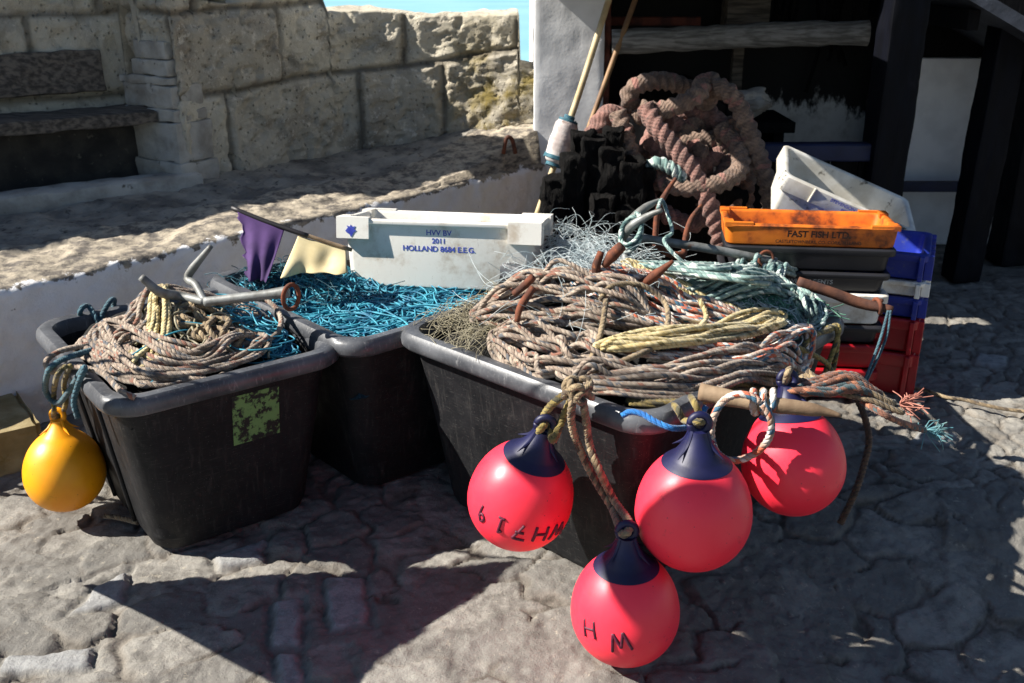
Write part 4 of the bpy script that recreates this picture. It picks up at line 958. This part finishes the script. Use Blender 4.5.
# rusty bar with cord
bp_ = [aty(798,282,3.20), aty(830,292,3.18), aty(860,303,3.16), aty(893,310,3.12)]
br_ = empty('iron_bar', tuple(bp_[0]), 'rust brown iron bar sticking out towards the crates', 'bar')
mb = MB(); sweep(mb, catmull(bp_, .015), .019, 12, taper=[1,1,1,1.05,.95,.7]); mb.build('shaft', M['bar'], br_)
mb = MB(); q = bp_[2]*.55+bp_[3]*.45; sweep(mb, np.array([q+np.array([0.004*t, .024*math.cos(t), .024*math.sin(t)]) for t in np.linspace(0, 7, 30)]), .007, 8); mb.build('collar', M['rust'], br_)
cr = [bp_[3]+np.array([-.02,-.01,.0]), aty(880,340,3.0), aty(868,372,2.92), aty(856,400,2.85)]
rope('hanging_rope', 'ropeDkTeal', 'thin grey cord strung down from the iron bar tip', cr+[aty(872,370,2.94), aty(886,338,3.02), bp_[3]+np.array([-.012,-.01,.0])], .0045, lobe=.1)
rope('hanging_rope', 'ropeBrown', 'dark brown rope hanging free beside the far pink buoy', [aty(846,388,2.84), aty(856,398,2.84), aty(864,415,2.80), aty(869,440,2.74), aty(864,465,2.68), aty(856,490,2.62), aty(845,514,2.58), aty(840,524,2.57)], .0105)
# trailing rope on paving beyond the crates
rope('loose_rope', 'ropeTan', 'tan rope lying in a thin sunny strip right of the crates', [at(x, y, .03) for x, y in ((884,380),(896,385),(910,388),(925,390),(945,397),(965,400),(985,405),(1005,409),(1030,412))], .008)
# anchors -----------------------------------------------------------
def anchor(label, mat, parts, base):
    root = empty('grapnel_anchor', tuple(base), label, 'anchor', 'small anchors among the ropes')
    for nm, P, r, kw in parts:
        mb = MB(); sweep(mb, catmull(P, .01), r, 12, **kw); mb.build(nm, M[kw_m(nm, mat)], root)
    return root
def kw_m(nm, mat): return 'rust' if nm == 'ring' else mat
def circ(c, r, ax1, ax2, n=28): return [np.array(c)+r*(math.cos(a)*np.array(ax1)+math.sin(a)*np.array(ax2)) for a in np.linspace(0, 2*math.pi, n)]
s0, s1 = onto(205, 302, h1, .10), onto(286, 292, h1, .13)
s1 = aty(288, 292, s0[1]-.02)
anchor('grey iron anchor in the left tub with rusty ring at its end', 'galv', [('shank', [s0, (s0+s1)/2, s1], .016, {'taper': [1,1,1,1,1.25]}),
    ('tine', [s0, aty(180,296,s0[1]+.04), aty(160,292,s0[1]-.02), aty(141,277,s0[1]-.04)], .013, {'taper': [1,1.1,1.2,.9]}),
    ('tine', [s0, aty(196,285,s0[1]+.06), aty(188,276,s0[1]+.1), aty(211,246,s0[1]+.1)], .0115, {'taper': [1,1.1,1.2,.7]}),
    ('ring', circ(aty(291,297,s1[1]-.02), .04, (.5,.5,-.1), (.1,0,1)), .007, {})], s0-np.array([0,0,.05]))
s0, s1 = onto(640, 238, h3, .10), aty(776, 262, 3.45)
s0 = aty(640, 238, 3.42)
anchor('galvanised grey anchor lying on the teal rope with upturned flukes', 'galv', [('shank', [s0, (s0+s1)/2+np.array([0,0,.005]), s1], .016, {}),
    ('tine', [s0, aty(624,238,3.40), aty(630,222,3.40), aty(645,208,3.42), aty(660,200,3.46)], .0145, {'taper': [1,1.1,1.1,1,.5]}),
    ('tine', [s0, aty(622,240,3.36), aty(632,226,3.32), aty(650,215,3.30), aty(662,210,3.28)], .0145, {'taper': [1,1.1,1.1,1,.5]}),
    ('tine', [s0, aty(628,250,3.34), aty(626,262,3.3), aty(632,275,3.22)], .0145, {'taper': [1,1.1,1,.5]}),
    ('ring', circ(aty(766,259,3.43), 0.026, (1,.2,0), (0,.3,1)), .006, {})], s0-np.array([0,0,.06]))
mb_ = [aty(655,242,3.55), aty(658,210,3.58), aty(668,190,3.6), aty(676,178,3.6)]
rp_ = [aty(684,255,3.6), aty(686,235,3.62), aty(692,218,3.64), aty(702,204,3.65)]
anchor('rusty anchor with two thin prongs standing before the rope heap', 'rust', [('tine', mb_, .011, {'taper': [1,1,1,.6]}), ('tine', rp_, .011, {'taper': [1,1,1,.5]}), ('shank', [mb_[0], (mb_[0]+rp_[0])/2+np.array([0,0,-.02]), rp_[0]], .014, {})], mb_[0]-np.array([0,0,.05]))
q0 = onto(545, 305, h3, .06)
anchor('rusty anchor with two prongs across the greyish pink hank', 'rust', [('tine', [aty(514,294,q0[1]-.03), aty(524,286,q0[1]-.04), aty(533,277,q0[1]-.05)], .0115, {'taper': [.9,1,1]}), ('tine', [aty(517,322,q0[1]-.14), aty(520,308,q0[1]-.12), aty(533,288,q0[1]-.08)], .0115, {'taper': [.7,1,1]}), ('shank', [aty(524,296,q0[1]+.02), aty(545,300,q0[1]+.05)], .012, {})], q0-np.array([0,0,.05]))
q0 = onto(650, 285, h3, .06)
anchor('rusty pointed prong between the straw and the teal ropes', 'rust', [('tine', [aty(640,285,q0[1]), aty(655,275,q0[1]-.03), aty(673,261,q0[1]-.05)], .014, {'taper': [1,1.1,.4]}), ('shank', [aty(625,296,q0[1]+.03), aty(640,285,q0[1])], .012, {})], q0-np.array([0,0,.05]))
q0 = onto(605, 275, h3, .08)
anchor('rusty flat fluke at the top of the flecked hank', 'rust', [('tine', [aty(598,282,q0[1]), aty(596,268,q0[1]), aty(601,252,q0[1])], .013, {'taper': [1,1.1,.8]}), ('tine', [aty(604,266,q0[1]), aty(612,256,q0[1]-.01), aty(622,246,q0[1]-.02)], .016, {'taper': [.6,1.2,1]}), ('shank', [aty(598,282,q0[1]), aty(606,292,q0[1]+.02)], .012, {})], q0-np.array([0,0,.05]))
rope('loose_rope', 'ropeTeal', 'pale rope knotted round the crown of the galvanised anchor', [aty(630,238,3.33)+np.array([.035*math.cos(a), .03*math.sin(a)-.02, .045*math.sin(a*1.0+.5)+.002*a]) for a in np.linspace(0, 20, 110)], .008)
rope('loose_rope', 'ropeTeal', 'pale rope tied from the prong down to the anchor shank', [aty(658,208,3.3), aty(662,200,3.45), aty(668,215,3.35), aty(672,232,3.3), aty(664,240,3.28), aty(672,252,3.22), aty(690,268,3.15)], .0065)

# ------------------------------------------------------------------ flags
pf = [aty(232,208,3.70), aty(262,220,3.68), aty(296,232,3.66), aty(345,248,3.64)]
def cloth(C0, C1, C2, C3, nu=34, nv=26, amp=.012, jag=.0, seed=0., fold=1.0):
    V = []
    for j in range(nv+1):
        for i in range(nu+1):
            u_, v_ = i/nu, j/nv
            P = (1-v_)*((1-u_)*C0+u_*C1)+v_*((1-u_)*C3+u_*C2)
            P = P+np.array([0, 1, 0])*amp*math.sin(u_*7*fold+v_*3+seed)*v_+np.array([0, 1., 0])*amp*.6*math.sin(u_*15+seed*2)*v_
            if jag and u_ < .12: P = P+(C1-C0)*jag*(1-u_/.12)*float(vnoise(v_*16, seed))
            V.append(P)
    return V, grid_faces(nu+1, nv+1)
fr2 = empty('flag', tuple(pf[0]-np.array([0,0,.3])), 'purple ragged flag on a black stick leaning in the middle tub', 'flag')
mb = MB(); sweep(mb, catmull(pf[:3]+[aty(308,236,3.66)], .03), .010, 8); mb.build('stick', M['blackpole'], fr2)
V, F = cloth(aty(238,211,3.69), aty(285,228,3.67), aty(266,283,3.50), aty(246,278,3.54), amp=.02, jag=.06)
mb = MB(); mb.add(V, F); ob = mb.build('cloth', M['flagP'], fr2)
V = [np.array(v) for v in V]
ob.modifiers.new('s', 'SOLIDIFY').thickness = .0015
fr3 = empty('flag', tuple(aty(300,290,3.6)), 'cream cloth flag beside the white fish box', 'flag')
mb = MB(); sweep(mb, catmull([aty(300,233,3.66), aty(330,243,3.66), aty(352,250,3.66)], .03), .008, 8); mb.build('stick', M['stick'], fr3)
V, F = cloth(aty(298,236,3.655), aty(346,250,3.66), aty(348,272,3.56), aty(282,276,3.52), amp=.02, seed=2.)
mb = MB(); mb.add(V, F); ob = mb.build('cloth', M['flagC'], fr3); ob.modifiers.new('s', 'SOLIDIFY').thickness = .0015

# ------------------------------------------------------------------ crates
def text(parent, body, size, mat, Mx, bold=0.0, name='lettering', sx=1.0):
    cu = bpy.data.curves.new(name, 'FONT'); cu.body = body; cu.size = size; cu.align_x = 'CENTER'; cu.align_y = 'CENTER'; cu.extrude = .0005; cu.offset = bold
    to = bpy.data.objects.new(name, cu); COL.objects.link(to)
    dg = bpy.context.evaluated_depsgraph_get(); me = bpy.data.meshes.new_from_object(to.evaluated_get(dg))
    bpy.data.objects.remove(to); me.materials.clear(); me.materials.append(mat)
    me.transform(Matrix.Scale(sx, 4, (1, 0, 0))); me.transform(Mx)
    o = bpy.data.objects.new(name, me); COL.objects.link(o); o.parent = parent; return o
def crate(name, Lx, Wy, H, mat, loc, rot, label, group=None, corners=True, ribs=0, lipz=.05, taper=.02, cat='crate', inset=.02):
    root = empty(name, loc, label, cat, group, rot, local=True)
    hx, hy = Lx/2, Wy/2; mb = MB(); rings = []
    for off, z in ((taper+inset+.01, 0), (taper+inset+.002, .006), (taper+inset, .015), (inset, H-lipz), (max(.004, inset-.004), H-lipz+.001), (.004, H-lipz+.0015), (.002, H-lipz+.005), (.002, H-.006), (.006, H-.001), (.012, H), (.024, H), (.029, H-.004), (.032, H-.012), (.036+taper, .022)):
        rings.append(rrect(hx-off, hy-off, .03 if off < .03 else .025, z, 4))
    loft(mb, rings); mb.build('shell', mat, root)
    if corners:
        for sx in (-1, 1):
            for sy in (-1, 1):
                m2 = MB(); cl, cd, ch = .13*Lx/.8, .1*Wy/.45, (min(.078, H*.5) if inset > .01 else .012)
                # corner block, outside wrap
                out = [(0,0),(1,0),(1,.32),(.32,.32),(.32,1),(0,1)]
                pts_ = [(sx*(hx+(.004 if inset > .01 else -.003)-p[0]*cl), sy*(hy+(.004 if inset > .01 else -.003)-p[1]*cd)) for p in out]
                if sx*sy < 0: pts_ = pts_[::-1]
                loft(m2, [[(x, y, z) for x, y in pts_] for z in (H-ch, H+.001, H+.006)]); m2.build('corner', mat, root, smooth=False)
    if ribs:
        for k in range(ribs):
            m2 = MB(); y = (k/(ribs-1)-.5)*(Wy-.06); box(m2, (.034, .02, H-.01), TR(hx-.002, y, H/2), .003, 1); m2.build('rib', mat, root, smooth=False)
            m2 = MB(); x = (k/(ribs-1)-.5)*(Lx-.06); box(m2, (.02, .034, H-.01), TR(x, -hy+.002, H/2), .003, 1); m2.build('rib', mat, root, smooth=False)
    return root
def front(H, z, x=0., hy=0., taper=.02, inset=.02, lipz=.05):
    lean = math.atan2(taper, H-lipz-.015); off = inset+taper*(H-lipz-z)/(H-lipz-.015)
    return Matrix.Translation((x, -hy+off-.0006, z)) @ Matrix.Rotation(R(90)+lean, 4, 'X')
# white fish box on the middle tub
wb_loc = (-.262, 3.93, .455); wb_rot = (R(-9), 0, R(-8))
wbx = crate('fish_box', .80, .45, .27, M['whitebox'], wb_loc, wb_rot, 'dirty white fish box with blue lettering on the turquoise net', lipz=.022, taper=.018, cat='fish box')
for tx, z, sz, bd in (('HVV BV', .222, .030, .0004), ('2011', .190, .028, .0004), ('HOLLAND 8684 E.E.G.', .158, .030, .0004)):
    text(wbx, tx, sz, M['inkBlue'], front(.27, z, .0, .225, .018, .02, .022), bd)
mb = MB(); em = [(-.022,.0),(-.012,.012),(-.016,.02),(-.004,.016),(.0,.024),(.006,.016),(.018,.018),(.013,.006),(.022,.002),(.012,-.006),(.004,-.02),(.0,-.024),(-.006,-.012),(-.016,-.008)]
loft(mb, [[(x-.345, -.225-.004-d, z+.222) for x, z in em] for d in (.0005, .002)]); mb.build('emblem', M['inkBlue'], wbx, smooth=False)
# front-row stack
FL, FR = at(725, 217, .745), at(903, 225, .745)
FL[1] -= .22; FR[1] -= .22
ang = math.atan2(FR[1]-FL[1], FR[0]-FL[0]); 
FLo = aty(725, 217, 3.80); FRo = aty(903, 225, 3.72)
ang = math.atan2(FRo[1]-FLo[1], FRo[0]-FLo[0]); Lx = float(np.hypot(*(FRo-FLo)[:2])); Wy = .28
bx, by = -math.sin(ang), math.cos(ang)
cx, cy = (FLo[0]+FRo[0])/2+bx*Wy/2, (FLo[1]+FRo[1])/2+by*Wy/2
topz = float((FLo[2]+FRo[2])/2)-.02
GS = 'fish crates stacked by the big tub'
hs = [('redbox','lowest red crate of the stack, resting on the paving'), ('redbox','second red crate up in the stack, just above the lowest'), ('blackbox','black crate between the red ones and the white one'), ('whitebox','white crate in the middle of the stack with blue date'), ('blackbox','black crate with white lettering above the white crate'), ('blackbox','plain black crate directly under the orange crate'), ('orangebox','orange crate lettered FAST FISH LTD. topping the stack')]
hcr = [.135, .11, .08, .135, .085, .10, .088]; tot = sum(hcr); z = topz-tot; 
print('stack base', z, 'L', Lx, 'top', topz, 'ang', math.degrees(ang))
hcr[0] += z; z = 0.0
for k, (mt, lb) in enumerate(hs):
    sh = rng.normal()*.006 if k < 6 else 0; sc = .985 if k < 6 else 1
    c_ = crate('fish_crate', Lx*sc, Wy*sc, hcr[k]-.002, M[mt], (cx+sh, cy, z+.001), (0, 0, ang), lb, GS, corners=(k == 6), lipz=(.012 if k == 6 else hcr[k]*.3), taper=.006, inset=(.006 if k == 6 else .02))
    hyk = Wy*sc/2
    if mt == 'orangebox':
        text(c_, 'FAST FISH LTD.', .036, M['inkBlack'], front(hcr[6], .050, .03, hyk, .006, .006, .012), .0012)
        text(c_, 'CASTLETOWNBERE, CO. CORK, IRELAND', .0175, M['inkBlack'], front(hcr[6], .019, .03, hyk, .006, .006, .012), .0003)
    if k == 4: text(c_, 'TRAWLER AGENTS', .026, M['inkWhite'], front(hcr[4], .04, -.0, hyk, .006, .02, hcr[4]*.3), .0003)
    if k == 3: text(c_, '2011', .024, M['inkBlue'], front(hcr[3], .05, -.02, hyk, .006, .02, hcr[3]*.3), .0003)
    z += hcr[k]
# second, rear column
zc = 0.0; rcx, rcy = cx+.255, cy+.17
for k, (mt, hh_, lb) in enumerate([('redbox', .19, 'bottom red crate of the rear stack, ribbed end showing'), ('redbox', .15, 'second red crate of the rear stack under the blue one'), ('bluebox', .09, 'lower blue crate of the rear stack below the white one'), ('whitebox', .07, 'dirty white crate between the two blue crates'), ('bluebox', .115, 'upper blue crate of the rear stack under the leaning crate')]):
    crate('fish_crate', .62, .40, hh_-.002, M[mt], (rcx, rcy, zc+.001), (0, 0, ang-R(16)), lb, GS, corners=False, ribs=5, lipz=hh_*.3, taper=.004); zc += hh_
# leaning pale crate
pl, pr = aty(784, 174, 4.26), aty(918, 234, 4.18)
d_ = pr-pl; tilt = math.atan2(-d_[2], math.hypot(d_[0], d_[1])); rz = math.atan2(d_[1], d_[0]); Ln = float(np.linalg.norm(d_))
mid = (pl+pr)/2
Rm = Matrix.Rotation(rz, 3, 'Z') @ Matrix.Rotation(tilt, 3, 'Y') @ Matrix.Rotation(R(13), 3, 'X')
Hc = .20; org = Vector(mid)-Rm @ Vector((0, -.18, Hc))
lc = crate('fish_crate', Ln, .36, Hc, M['greybox'], tuple(org), Rm.to_euler(), 'pale grey stained crate with faint blue print leaning on the stacks', GS, corners=False, lipz=.075, taper=.02)
for x in (-Ln*.26, Ln*.34):
    m2 = MB(); box(m2, (.008, .012, .07), TR(x, -.18, Hc-.036), .002, 1); m2.build('rib', M['greybox'], lc, smooth=False)
text(lc, 'STEVENSON NEWLYN', .021, M['inkBlue'], front(Hc, Hc-.020, .02, .18, 0, .0012, .075), .0003)
text(lc, 'PETERHEAD', .020, M['inkBlue'], front(Hc, Hc-.044, .03, .18, 0, .0012, .075), .0003)

# frayed rope end behind the left tub's corner
rope('loose_rope', 'ropeTan', 'pale frayed rope end lying on the paving by the left tub', [at(x, y, .02) for x, y in ((104,516),(114,517),(124,519),(138,523))], .008)

# pole with triangular cloth, added unseen past the left edge to shade the paving
dp = empty('leaning_pole', (-1.64, 2.43, 0), 'unseen pole with black triangular cloth, added for shade left of the tubs', 'pole')
mb = MB(); sweep(mb, catmull([(-2.3,3.2,-.02),(-1.97,2.82,.71),(-1.64,2.44,1.42)], .05), .008, 8); mb.build('pole', M['blackpole'], dp)
A_, B_, T_ = np.array((-1.64,2.44,.30)), np.array((-1.64,2.44,1.40)), np.array((-1.60,1.90,.93))
V = []
for j in range(17):
    for i in range(17):
        u_, v_ = i/16, j/16; q = (A_*(1-v_)+B_*v_)*(1-u_)+(T_+np.array([0,0,.06*(v_-.5)]))*u_; V.append(q+np.array([.02*math.sin(u_*6+v_*2)*u_,0,0]))
mb = MB(); mb.add(V, grid_faces(17,17)); ob = mb.build('shade_cloth', M['blackpole'], dp); ob.modifiers.new('s', 'SOLIDIFY').thickness = .002

dp = empty('leaning_pole', (-1.66, 2.18, 0), 'taller unseen pole with stepped black flag, added for shade nearest the camera', 'pole')  # second unseen pole and flag, added to shade the near paving
mb = MB(); sweep(mb, catmull([(-2.3,3.1,-.02),(-1.98,2.64,1.3),(-1.66,2.18,2.62)], .05), .008, 8); mb.build('pole', M['blackpole'], dp)
mb = MB(); sweep(mb, catmull([(-1.66,2.18,2.61),(-1.66,2.175,2.3),(-1.66,2.17,2.04)], .05), .002, 6); mb.build('line', M['blackpole'], dp)
V = [(-1.66+.02*math.sin(i*.4+j*.15), 2.17-.62*i/16, 1.86+(.19+.50*float(sstep(5, 8, i)))*j/16+.01*math.sin(i*.5)) for j in range(17) for i in range(17)]
mb = MB(); mb.add(V, grid_faces(17,17)); ob = mb.build('flag', M['blackpole'], dp); ob.modifiers.new('s', 'SOLIDIFY').thickness = .002
